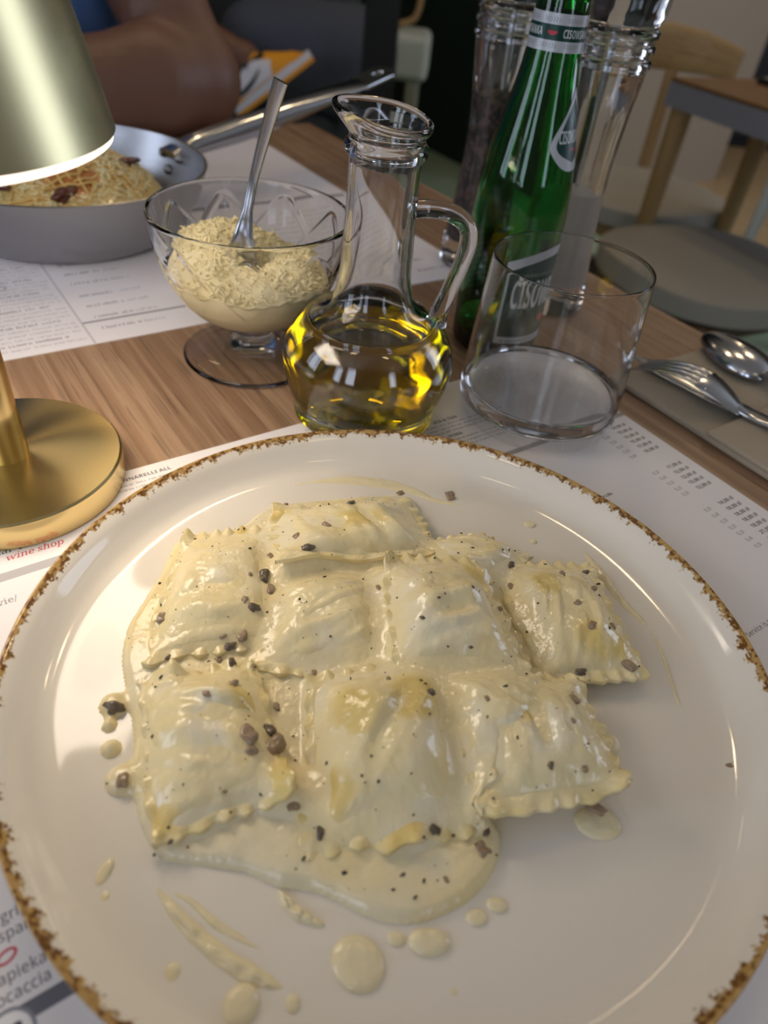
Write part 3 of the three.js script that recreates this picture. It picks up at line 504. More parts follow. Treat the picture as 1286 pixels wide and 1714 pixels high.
// ---------------------------------------------------------------- oil cruet
{
  const o = thing('oil_cruet', 'clear glass cruet with a looped handle holding yellow olive oil', 'cruet', [-0.020, 0.0012, -0.3575]);
  const outer = [...curve([[0.030, 0.0006], [0.038, 0.0], [0.0408, 0.0022], [0.0405, 0.0055], [0.0415, 0.0105], [0.0450, 0.020], [0.0472, 0.0305], [0.0468, 0.040], [0.0425, 0.051], [0.0345, 0.0595], [0.0262, 0.0650], [0.0212, 0.0705], [0.0190, 0.080], [0.0178, 0.100], [0.0172, 0.125], [0.0172, 0.1385]], 70),
    ...curve([[0.0172, 0.1385], [0.0190, 0.1400], [0.0199, 0.1425], [0.0192, 0.1448], [0.0180, 0.1462], [0.0180, 0.1485], [0.0192, 0.1512], [0.0204, 0.1542], [0.0203, 0.1564], [0.0190, 0.1572]], 26).slice(1)];
  const inner = [...curve([[0.0190, 0.1572], [0.0174, 0.1562], [0.0160, 0.1525], [0.0146, 0.1460], [0.0144, 0.1300], [0.0146, 0.100], [0.0158, 0.080], [0.0185, 0.0705], [0.0240, 0.0628], [0.0320, 0.0565], [0.0392, 0.0485], [0.0430, 0.0395], [0.0434, 0.0305], [0.0412, 0.0215], [0.0365, 0.0145], [0.028, 0.0108], [0.012, 0.0095], [0, 0.0093]], 80).slice(1)];
  const lip = (r, y, t) => { // the mouth is slanted and drawn out into a spout on one side
    const k = smooth(0.1475, 0.1555, y), sp = Math.pow(Math.max(0, Math.cos(t - 3.05)), 5);
    return [r + k * 0.0058 * sp, y + k * (0.0030 * Math.cos(t - 3.7) + 0.0012 * sp)];
  };
  part('glass_body', lathe([[0, 0.0025], [0.022, 0.0022], ...outer, ...inner], 128, lip), M.clear, o);
  const fill = [[0, 0.0090], ...inner.filter(([r, y]) => y < 0.0562 && r > 0.001).reverse().map(([r, y]) => [r + 0.0004, y - 0.0002])];
  const top = fill[fill.length - 1];
  part('olive_oil', lathe([...fill, [top[0] - 0.0002, 0.0576], [top[0] - 0.0012, 0.0569], [top[0] - 0.004, 0.0567], [0, 0.0567]], 128), M.oil, o, 'yellow olive oil');
  part('handle', sweep([[0.0165, 0.1165, -0.002], [0.0235, 0.1175, -0.0016], [0.0345, 0.117, -0.001], [0.0425, 0.1125, 0], [0.0445, 0.1045, 0.0004], [0.0425, 0.092, 0.0006], [0.0385, 0.0775, 0.0004], [0.0355, 0.066, 0], [0.0345, 0.0598, 0]], [[0.0046, 0.0046], [0.0042, 0.0042], [0.0044, 0.0044], [0.0048, 0.0044], [0.0048, 0.0044], [0.0046, 0.0042], [0.0044, 0.0042], [0.005, 0.005], [0.006, 0.006]], 24, 90, [0, 0, 1]), M.clear, o);
}

// ---------------------------------------------------------------- footed bowl of grated cheese
{
  const o = thing('dessert_bowl', 'footed cut glass bowl with a pattern of diamonds holding grated cheese', 'bowl', [-0.0965, 0.0, -0.4075]);
  const outer = [...curve([[0.030, 0.0016], [0.0405, 0.0], [0.0434, 0.0012], [0.0437, 0.0026], [0.0425, 0.0038], [0.034, 0.0052], [0.022, 0.0072], [0.0135, 0.0105], [0.0108, 0.0145], [0.0118, 0.0175], [0.0138, 0.0195], [0.0125, 0.0212], [0.0145, 0.0235], [0.024, 0.0275], [0.0345, 0.0335], [0.0435, 0.0425]], 60), ...curve([[0.0435, 0.0425], [0.0490, 0.0525], [0.0535, 0.0660], [0.0560, 0.0780], [0.0574, 0.0895]], 56).slice(1), ...curve([[0.0574, 0.0895], [0.0570, 0.0912], [0.0560, 0.0912], [0.0550, 0.0895]], 6).slice(1)];
  const inner = curve([[0.0550, 0.0895], [0.0535, 0.078], [0.0508, 0.066], [0.0465, 0.0545], [0.0405, 0.0450], [0.032, 0.0375], [0.020, 0.0320], [0, 0.0298]], 40).slice(1);
  const cut = (r, y, t, j) => { // crossing V grooves
    if (j > outer.length || y < 0.040 || y > 0.084) return [r, y];
    const n = 9, f = (y - 0.041) / 0.0425 * 2, p1 = t / (Math.PI * 2) * n + f * 0.5, p2 = t / (Math.PI * 2) * n - f * 0.5, tri = (p) => Math.abs(p - Math.floor(p) - 0.5) * 2;
    const w = smooth(0.80, 1, tri(p1)), v = smooth(0.80, 1, tri(p2)), fade = smooth(0.040, 0.045, y) * smooth(0.084, 0.080, y);
    return [r - 0.0010 * Math.max(w, v) * fade, y];
  };
  part('glass_body', lathe([[0, 0.0030], [0.016, 0.0030], ...outer, ...inner], 432, cut), M.cutGlass, o);
  // the cheese: a mound of fine crumbs
  const hgt = (x, z) => { const r = Math.hypot(x, z); return 0.062 + 0.0125 * smooth(0.05, 0.012, Math.hypot(x + 0.024, z + 0.012)) - 0.008 * smooth(0.022, 0.006, Math.hypot(x - 0.0, z + 0.001)) + 0.004 * smooth(0.03, 0.005, Math.hypot(x - 0.028, z - 0.01)) + 0.010 * (fbm(x * 120, z * 120, 4, 4) - 0.5) - 0.006 * smooth(0.03, 0.05, r); };
  const rIn = (y) => { for (let k = inner.length - 1; k > 0; k--) if (inner[k - 1][1] >= y) return lerp(inner[k][0], inner[k - 1][0], (y - inner[k][1]) / (inner[k - 1][1] - inner[k][1] || 1)); return 0.05; };
  const g = sheet(120, 60, (u, v) => {
    const t = u * Math.PI * 2;
    if (v <= 0.6) { const r = v / 0.6 * 0.0488; const x = r * Math.cos(t), z = r * Math.sin(t); return [x, hgt(x, z), z]; }
    const q = (v - 0.6) / 0.4, x0 = 0.0488 * Math.cos(t), z0 = 0.0488 * Math.sin(t), y = lerp(hgt(x0, z0), 0.0296, q), r = q >= 1 ? 0 : Math.min(lerp(0.0488, 0.06, smooth(0, 0.15, q)), rIn(y) + 0.0003); return [r * Math.cos(t), y, r * Math.sin(t)];
  }, true);
  const ch = thing('grated_cheese', 'heap of pale yellow grated hard cheese in the footed glass bowl', 'cheese', [-0.0965, 0.0, -0.4075]);
  const cheese = std(0xf3e7bb, 0.75);
  part('cheese_mound', g, cheese, ch);
  const r = mulberry(8), list = [], q = new THREE.Quaternion();
  while (list.length < 1500) { const x = (r() * 2 - 1) * 0.047, z = (r() * 2 - 1) * 0.047; if (Math.hypot(x, z) > 0.0465) continue; q.setFromEuler(new THREE.Euler(r() * 6, r() * 6, r() * 6)); list.push(new THREE.Matrix4().compose(new THREE.Vector3(x, hgt(x, z) + 0.0004, z), q, new THREE.Vector3(0.0006 + r() * 0.0005, 0.0006, 0.0012 + r() * 0.0022))); }
  const im = new THREE.InstancedMesh(new THREE.IcosahedronGeometry(1, 0), cheese, list.length); list.forEach((m, i) => im.setMatrixAt(i, m)); im.name = 'cheese_crumbs'; im.userData.kind = 'stuff'; im.castShadow = im.receiveShadow = true; ch.add(im);
}
{ // spoon standing in the cheese: handle leans towards the far side of the photographer's right
  const o = thing('teaspoon', 'slim steel spoon standing upright in the grated cheese', 'spoon', [-0.0945, 0.05, -0.402]);
  const base = [0.0945, -0.05, 0.402], P = (x, y, z) => [x + base[0], y + base[1], z + base[2]];
  part('handle', sweep([P(-0.1003, 0.068, -0.4005), P(-0.0990, 0.078, -0.4015), P(-0.0967, 0.092, -0.4035), P(-0.0934, 0.108, -0.4053), P(-0.0855, 0.135, -0.4045), P(-0.0780, 0.157, -0.4020)], [[0.0095, 0.0010], [0.0058, 0.0016], [0.0028, 0.0015], [0.0026, 0.0012], [0.0034, 0.0010], [0.0040, 0.0010]], 20, 60, [1, 0, 0.15], 2.8), M.steel, o);
  part('bowl', sheet(32, 12, (u, v) => { const t = u * Math.PI * 2, r = Math.sin(v * Math.PI / 2), x = Math.cos(t) * 0.0135 * r, l = Math.sin(t) * 0.02 * r; return P(-0.1012 + x, 0.054 + l * 0.95 - 0.002 * (1 - r * r), -0.4000 - l * 0.1 - 0.005 * (1 - r * r)); }, true), M.steel, o);
}

// ---------------------------------------------------------------- water tumbler
{
  const o = thing('water_tumbler', 'thin walled glass tumbler tapering upwards with a little sparkling water', 'glass', [0.0830, 0.0008, -0.3785]);
  const outer = [...curve([[0.030, 0.0003], [0.0395, 0.0003], [0.0445, 0.0022], [0.0468, 0.0075], [0.0472, 0.0135], [0.0468, 0.030], [0.0455, 0.055], [0.0438, 0.080], [0.0429, 0.0942]], 60), ...curve([[0.0429, 0.0942], [0.0427, 0.0949], [0.0422, 0.0951], [0.0418, 0.0944]], 6).slice(1)];
  const inner = curve([[0.0418, 0.0944], [0.0425, 0.080], [0.0441, 0.055], [0.0452, 0.032], [0.0454, 0.0165], [0.0438, 0.0105], [0.038, 0.0078], [0.018, 0.0068], [0, 0.0066]], 60).slice(1);
  const cutAt = 0.0125, lowOut = outer.filter(([, y]) => y < cutAt), highOut = outer.filter(([, y]) => y >= cutAt), lowIn = inner.filter(([, y]) => y < cutAt), highIn = inner.filter(([, y]) => y >= cutAt);
  part('wall', lathe([...highOut, ...highIn, highOut[0]], 128), M.cutGlass, o, 'thin clear glass wall');
  part('base', lathe([[0, 0.0008], ...lowOut, ...lowIn], 128), M.thinGlass, o, 'heavy clear glass base');
  const fill = [[0, 0.0063], ...inner.filter(([r, y]) => y < 0.0205 && r > 0.001).reverse().map(([r, y]) => [r + 0.0004, y - 0.0002])], top = fill[fill.length - 1];
  part('water', lathe([...fill, [top[0], 0.0222], [top[0] - 0.0014, 0.0212], [top[0] - 0.004, 0.0210], [0, 0.0210]], 128), M.water, o, 'clear water');
  const r = mulberry(31), list = [];
  for (let k = 0; k < 90; k++) { const t = r() * 6.283, wall = r() < 0.6, R = wall ? 0.0444 - 0.0015 * r() : 0.04 * Math.sqrt(r()); list.push(new THREE.Matrix4().compose(new THREE.Vector3(R * Math.cos(t), wall ? 0.012 + 0.008 * r() : 0.0086 + r() * 0.001, R * Math.sin(t)), new THREE.Quaternion(), new THREE.Vector3().setScalar(0.0002 + r() * 0.00045))); }
  const im = new THREE.InstancedMesh(new THREE.IcosahedronGeometry(1, 2), M.thinGlass, list.length); list.forEach((m, i) => im.setMatrixAt(i, m)); im.name = 'bubbles'; im.userData.kind = 'stuff'; o.add(im);
}

// ---------------------------------------------------------------- green water bottle
{
  const o = thing('water_bottle', 'green glass mineral water bottle with dark green labels', 'bottle', [0.0605, 0.0006, -0.4685]);
  const outer = [...curve([[0.016, 0.0025], [0.025, 0.0], [0.0284, 0.003], [0.0292, 0.012], [0.0293, 0.04], [0.0294, 0.080], [0.0291, 0.098], [0.0275, 0.113], [0.0243, 0.130], [0.0205, 0.147], [0.0172, 0.163], [0.0153, 0.177], [0.0147, 0.193], [0.0143, 0.200]], 80), ...curve([[0.0143, 0.200], [0.0155, 0.2015], [0.0158, 0.2035], [0.0150, 0.2055], [0.0143, 0.2065], [0.0140, 0.2190], [0.0128, 0.2200]], 20).slice(1)];
  const inner = curve([[0.0128, 0.2200], [0.0112, 0.2185], [0.0112, 0.200], [0.0118, 0.185], [0.0140, 0.165], [0.0175, 0.147], [0.0215, 0.130], [0.0250, 0.112], [0.0264, 0.097], [0.0267, 0.080], [0.0266, 0.015], [0.0240, 0.008], [0.012, 0.0072], [0, 0.009]], 60).slice(1);
  part('glass_body', lathe([[0, 0.0045], ...outer, ...inner], 112), M.greenGlass, o);
  const radius = (y) => { for (let k = 1; k < outer.length; k++) if (outer[k][1] >= y) return lerp(outer[k - 1][0], outer[k][0], (y - outer[k - 1][1]) / (outer[k][1] - outer[k - 1][1] || 1)); return 0.014; };
  // a thin label on the glass; angle 0 faces the photographer, growing to the right; shape(u) gives [low, high]
  const face = Math.atan2(0.4685, -0.0605);
  const label = (a0, a1, y0, y1, edge, nu = 60, nv = 24) => {
    const pt = (u, v, off) => { const [lo, hi] = edge ? edge(u) : [0, 1], y = lerp(y0, y1, lerp(lo, hi, v)), t = face - lerp(a0, a1, u), r = radius(y) + off; return [r * Math.cos(t), y, r * Math.sin(t)]; };
    const uv = (u, v) => { const [lo, hi] = edge ? edge(u) : [0, 1]; return [u, lerp(lo, hi, v)]; };
    const front = sheet(nu, nv, (u, v) => pt(u, v, 0.00028), false, uv), back = sheet(nu, nv, (u, v) => pt(u, v, 0.00008), false, uv);
    return mergeGeometries([front, back]);
  };
  const D = Math.PI / 180, G1 = '#0d3b33', S1 = '#b9bcc0';
  const leaf = (c, x, y, s) => { c.strokeStyle = '#5f6668'; c.lineWidth = s * 0.22; for (const k of [-1, 1]) { c.beginPath(); c.moveTo(x - s * 0.5, y + k * s); c.lineTo(x + s * 0.5, y); c.stroke(); } };
  const chevron = (c, x, y, w) => { c.fillStyle = '#b6303c'; c.beginPath(); c.moveTo(x - w, y - w * 0.25); c.lineTo(x + w, y - w * 0.25); c.lineTo(x + w * 0.9, y + w * 0.1); c.lineTo(x, y + w * 0.45); c.lineTo(x - w * 0.9, y + w * 0.1); c.fill(); };
  const mainMap = canvasMap(1024, 560, (c, w, h) => {
    c.fillStyle = S1; c.fillRect(0, 0, w, h); c.fillStyle = G1; c.beginPath(); c.moveTo(26, 130); c.quadraticCurveTo(w / 2, -30, w - 26, 130); c.lineTo(w - 26, h - 44); c.lineTo(26, h - 44); c.fill();
    c.fillStyle = '#d7d9d6'; c.textAlign = 'center'; c.save(); c.translate(w / 2, 340); c.scale(0.82, 1.35); c.font = 'bold 168px sans-serif'; c.fillText('CISOWIANKA', 0, 0); c.restore();
    c.font = '30px sans-serif'; c.fillStyle = '#9fb0a8'; words(c, 3, 120, 150, 780, 26, '#7f9389'); chevron(c, w / 2, 420, 70); words(c, 9, 60, h - 14, 900, 22, '#4d5558');
  });
  part('front_label', label(-2 * D, 138 * D, 0.0135, 0.0765, (u) => [0, 0.86 + 0.14 * Math.sin(Math.PI * u)]), std(0xffffff, 0.35, { map: mainMap }), o, 'dark green label reading CISOWIANKA');
  const backMap = canvasMap(256, 256, (c) => { c.fillStyle = S1; c.fillRect(0, 0, 256, 256); c.fillStyle = G1; c.fillRect(14, 14, 228, 228); for (let k = 0; k < 9; k++) words(c, k + 50, 30, 50 + k * 21, 190, 14, '#8fa199'); });
  part('back_label', label(-170 * D, -76 * D, 0.018, 0.070), std(0xffffff, 0.35, { map: backMap }), o);
  const diamondMap = canvasMap(512, 512, (c, w, h) => {
    c.fillStyle = S1; c.fillRect(0, 0, w, h); c.save(); c.translate(w / 2, h / 2); c.scale(0.78, 0.8); c.fillStyle = G1; c.beginPath(); c.moveTo(0, -250); c.bezierCurveTo(60, -210, 260, 40, 250, 110); c.bezierCurveTo(240, 190, 60, 220, 0, 250); c.bezierCurveTo(-60, 220, -240, 190, -250, 110); c.bezierCurveTo(-260, 40, -60, -210, 0, -250); c.fill(); c.restore();
    c.fillStyle = '#cfd3d0'; c.textAlign = 'center'; c.save(); c.translate(w / 2, 330); c.scale(0.62, 1.2); c.font = 'bold 92px sans-serif'; c.fillText('CISOWIANKA', 0, 0); c.restore(); chevron(c, w / 2, 370, 36);
    c.fillStyle = '#6f8b82'; for (let k = 0; k < 5; k++) { c.beginPath(); c.ellipse(w / 2 + (k - 2) * 18, 200 - (2 - Math.abs(k - 2)) * 26, 8, 34, (k - 2) * 0.25, 0, 7); c.fill(); }
  });
  part('neck_emblem', label(22 * D, 112 * D, 0.1195, 0.1605, (u) => { const x = Math.abs(u * 2 - 1); return [0.30 * x ** 2.4, 1 - 0.62 * x ** 0.9 - 0.08 * x ** 8 + 0.02]; }), std(0xffffff, 0.35, { map: diamondMap }), o, 'shield shaped dark green emblem');
  const bandMap = canvasMap(1536, 256, (c, w, h) => {
    c.fillStyle = S1; c.fillRect(0, 0, w, h); c.fillStyle = G1; c.fillRect(0, 76, w, 104);
    for (let k = 0; k < 60; k++) if (k % 8 < 6) { leaf(c, k * 26 + 12, 42, 16); leaf(c, k * 26 + 12, 214, 16); }
    c.textAlign = 'center'; for (let k = 0; k < 3; k++) { c.fillStyle = '#cfd3d0'; c.save(); c.translate(256 + k * 512, 156); c.scale(0.72, 1.1); c.font = 'bold 72px sans-serif'; c.fillText('CISOWIANKA', 0, 0); c.restore(); chevron(c, (k * 512 + 512) % w, 128, 46); }
  });
  part('neck_band', label(-130 * D, 230 * D, 0.1765, 0.1935, null, 96, 6), std(0xffffff, 0.3, { map: bandMap, metalness: 0.2 }), o, 'silver and dark green neck band reading CISOWIANKA');
}

// ---------------------------------------------------------------- salt and pepper mills
function mill(x, z, turn, label, fillTop, fillMat, bumpy, name) {
  const o = thing('spice_mill', label, 'mill', [x, 0.0006, z], turn, undefined);
  const ring = (r, y) => [[r - 0.0012, y - 0.0028], [r, y - 0.0018], [r + 0.0004, y], [r, y + 0.0018], [r - 0.0012, y + 0.0028]];
  const outer = curve([[0.020, 0.0], [0.0262, 0.0005], [0.0278, 0.004], [0.0272, 0.012], [0.0255, 0.028], [0.0228, 0.050], [0.0208, 0.074], [0.0203, 0.098], [0.0211, 0.120], [0.0227, 0.140], [0.0244, 0.156], ...ring(0.0262, 0.1655), ...ring(0.0262, 0.1735), ...ring(0.0265, 0.1815)], 120);
  const flute = (r, y, t, j) => (j < 122 ? [r * (1 + 0.012 * smooth(0.006, 0.02, y) * smooth(0.152, 0.13, y) * Math.cos(t * 12)), y] : [r, y]);
  const inner = curve([[0.0195, 0.1815], [0.0195, 0.160], [0.0180, 0.140], [0.0160, 0.115], [0.0155, 0.095], [0.0162, 0.072], [0.0182, 0.050], [0.0208, 0.030], [0.0216, 0.024]], 60);
  part('body', lathe([[0, 0], ...outer, [0.0245, 0.1848], [0.0245, 0.1848], ...inner, [0.0216, 0.022], [0, 0.022]], 144, flute), M.acrylic, o, 'clear ribbed acrylic body');
  part('knob', lathe([[0, 0.1856], [0.0238, 0.1856], ...curve([[0.0250, 0.1860], [0.0272, 0.1915], [0.0290, 0.2035], [0.0285, 0.216], [0.0245, 0.2285], [0.016, 0.2365], [0, 0.239]], 40)], 96, (r, y, t) => [r * (1 - 0.035 * Math.abs(Math.cos(t * 4)) * smooth(0.187, 0.195, y)), y]), M.acrylic, o, 'clear faceted knob');
  part('spindle', lathe([[0, 0.0225], [0.0024, 0.0225], [0.0024, 0.0225], [0.0024, 0.185], [0.0024, 0.185], [0, 0.185]], 16), M.steel, o);
  part('top_nut', lathe([[0, 0.2385], [0.005, 0.2385], [0.005, 0.2385], [0.005, 0.245], [0.004, 0.246], [0, 0.246]], 24), M.steel, o);
  const side = inner.filter(([r, y]) => y < fillTop).reverse().map(([r, y]) => [r + 0.0006, y]);
  const f = lathe([[0, 0.0222], [side[0][0], 0.0222], [side[0][0], 0.0222], ...side, ...curve([[side[side.length - 1][0], fillTop], [0.010, fillTop + 0.002], [0.0026, fillTop + 0.003]], 12), [0, fillTop + 0.003]], 72, bumpy ? (r, y, t, j) => [r - 0.0004 * noise(t * 9, y * 420, 3), y - 0.0015 * noise(t * 9, r * 420, 6)] : undefined);
  part(name, f, fillMat, o);
  return o;
}
{
  const corns = std(0xffffff, 0.7, { map: dataMap(256, 256, (u, v) => { const n = noise(u * 40, v * 60, 4); const t = smooth(0.3, 0.7, n); return [lerp(30, 84, t), lerp(24, 66, t), lerp(22, 58, t)]; }) });
  mill(0.047, -0.612, 0.3, 'clear acrylic pepper mill filled with dark peppercorns', 0.128, corns, true, 'peppercorns');
  mill(0.1065, -0.545, 0.1, 'clear acrylic salt mill half filled with pale salt', 0.086, std(0xbdb3a6, 0.8), false, 'salt');
}

// ---------------------------------------------------------------- cutlery on a folded napkin
{
  const o = thing('paper_napkin', 'folded greige paper napkin under the fork, knife and spoon', 'napkin', [0, 0.0003, 0], TURN);
  part('lower_fold', rbox(0.125, 0.0045, 0.30, 0.0016, 0.4405, 0.0023, -0.102), M.napkin, o);
  part('pocket_fold', rbox(0.1265, 0.003, 0.225, 0.0013, 0.4405, 0.0060, -0.0640), M.napkin, o);
  const T = (a, b, y) => [a, y, -b];
  const placed = (name, label) => thing(name, label, 'cutlery', [0, 0, 0], TURN);
  { // fork, back upwards
    const f = placed('fork', 'polished steel fork lying back up on the folded napkin');
    const A = (l, s, h) => { const c0 = [0.4005, 0.2495], c1 = [0.4180, 0.138]; const dx = c1[0] - c0[0], db = c1[1] - c0[1], L = Math.hypot(dx, db); return T(c0[0] + dx / L * l - db / L * s * -1, c0[1] + db / L * l + dx / L * s * -1, h); };
    const up = (l) => 0.0088 + 0.011 * Math.sin(clamp(l / 0.075) * Math.PI) + 0.0035 * smooth(0.06, 0.12, l);
    for (let k = 0; k < 4; k++) { const s = (k - 1.5) * 0.0068; part('tine', sweep([0, 0.012, 0.024, 0.036, 0.05].map((l) => A(l, s * (0.9 + l * 2), up(l))), [[0.0006, 0.0007], [0.0013, 0.0011], [0.0017, 0.0012], [0.0022, 0.0012], [0.003, 0.0012]], 10, 24, [1, 0, 0.2]), M.steel, f); }
    part('neck', sheet(20, 40, (u, v) => { const l = 0.044 + v * 0.03, w = 0.0118 * Math.pow(1 - v, 0.5) * (1 - 0.0) + 0.003, t = u * Math.PI * 2; return A(l, Math.cos(t) * w, up(l) + Math.sin(t) * 0.0011 + 0.0012 * (1 - Math.cos(t) ** 2)); }, true), M.steel, f);
    part('handle', sweep([0.068, 0.08, 0.1, 0.13, 0.16, 0.19].map((l) => A(l, 0, up(l) + 0.0004 - 0.00002 * l)), [[0.0042, 0.0016], [0.0032, 0.0019], [0.0032, 0.0018], [0.0045, 0.0016], [0.0065, 0.0015], [0.0085, 0.0012]], 18, 40, [1, 0, 0.2], 2.6), M.steel, f);
  }
  { // knife under the fork
    const f = placed('table_knife', 'steel table knife half hidden underneath the fork');
    part('blade', sweep([T(0.4085, 0.262, 0.0075), T(0.4115, 0.245, 0.0075), T(0.416, 0.205, 0.0078), T(0.421, 0.16, 0.009)], [[0.002, 0.0005], [0.0085, 0.0008], [0.0092, 0.001], [0.008, 0.0012]], 14, 30, [1, 0, 0.15]), M.steel, f);
    part('handle', sweep([T(0.421, 0.162, 0.0092), T(0.4245, 0.13, 0.0105), T(0.430, 0.07, 0.0105), T(0.435, 0.03, 0.0105)], [[0.005, 0.0025], [0.007, 0.003], [0.008, 0.003], [0.0095, 0.0028]], 18, 30, [1, 0, 0.15], 2.5), M.steel, f);
  }
  { // spoon, back upwards
    const f = placed('dessert_spoon', 'shiny steel spoon turned bowl down beside the fork');
    const c = [0.4775, 0.228];
    part('bowl', sheet(48, 20, (u, v) => {
      const t = u * Math.PI * 2, under = v > 0.5, q = under ? (1 - v) * 2 : v * 2, r = Math.sin(q * Math.PI / 2) || 0, egg = 1 - 0.18 * Math.sin(t);
      const s = Math.cos(t) * 0.0205 * r * egg, l = Math.sin(t) * 0.032 * r, y = 0.0088 + 0.0105 * Math.sqrt(Math.max(0, 1 - r * r)) - (under ? 0.0011 : 0);
      return T(c[0] + s * 0.95 + l * 0.25, c[1] + l - s * 0.2, y);
    }, true), M.steel, f);
    part('handle', sweep([T(0.470, 0.2, 0.0125), T(0.4655, 0.187, 0.0155), T(0.4655, 0.17, 0.016), T(0.467, 0.13, 0.0105), T(0.470, 0.07, 0.0095)], [[0.007, 0.0012], [0.0035, 0.0018], [0.0032, 0.0018], [0.0045, 0.0015], [0.0085, 0.0012]], 18, 44, [1, 0, 0], 2.5), M.steel, f);
  }
}

// ---------------------------------------------------------------- pan of pasta
{
  const o = thing('saute_pan', 'brushed aluminium frying pan with a long riveted steel handle', 'pan', [-0.286, 0.0008, -0.5765]);
  const out = [[0, 0], [0.074, 0], ...curve([[0.080, 0.001], [0.088, 0.007], [0.0975, 0.020], [0.1065, 0.037], [0.1128, 0.0525]], 30)];
  part('bowl', lathe([...out, [0.1128, 0.0525], [0.1118, 0.0534], [0.1102, 0.0528], [0.1102, 0.0528], ...curve([[0.1102, 0.0528], [0.104, 0.037], [0.0952, 0.0205], [0.086, 0.0085], [0.077, 0.004]], 30), [0.05, 0.0035], [0, 0.0035]], 144), M.aluminium, o, 'brushed aluminium bowl');
  const d = [0.585, -0.81], s = [0.81, 0.585]; // handle direction on the table plane
  const H = (l, y) => [d[0] * l, y, d[1] * l];
  part('handle', sweep([H(0.1005, 0.043), H(0.13, 0.047), H(0.18, 0.053), H(0.24, 0.062), H(0.31, 0.0735), H(0.35, 0.080)], [[0.0125, 0.0035], [0.0125, 0.0085], [0.0125, 0.0105], [0.0132, 0.0100], [0.0150, 0.006], [0.0165, 0.0022]], 26, 70, [s[0], 0, s[1]]), M.steel, o, 'polished steel handle');
  // flat end with a hanging hole
  const sh = new THREE.Shape(); const hw = 0.0158; sh.moveTo(-0.012, -hw); sh.lineTo(0.024, -hw * 0.98); sh.absarc(0.026, 0, hw, -Math.PI / 2, Math.PI / 2, false); sh.lineTo(-0.012, hw); sh.closePath();
  const hole = new THREE.Path(); hole.absellipse(0.021, 0, 0.0095, 0.005, 0, Math.PI * 2, true); sh.holes.push(hole);
  const tip = new THREE.ExtrudeGeometry(sh, { depth: 0.0024, bevelEnabled: true, bevelSize: 0.0008, bevelThickness: 0.0008, bevelSegments: 2, curveSegments: 20 });
  tip.rotateX(-Math.PI / 2); tip.rotateZ(0.2); tip.rotateY(Math.atan2(-d[1], d[0])); tip.translate(...H(0.355, 0.0795)); part('handle_end', tip, M.steel, o);
  for (const [k, y] of [[-0.12, 0.041], [0.12, 0.041], [0, 0.030]]) { const t = Math.atan2(d[1], d[0]) + k * 0.9, r = y > 0.035 ? 0.1045 : 0.0995; const g = new THREE.SphereGeometry(0.0042, 16, 10); g.scale(1, 1, 1); g.translate(Math.cos(t) * r, y, Math.sin(t) * r); part('rivet', g, M.aluminium, o); }
}
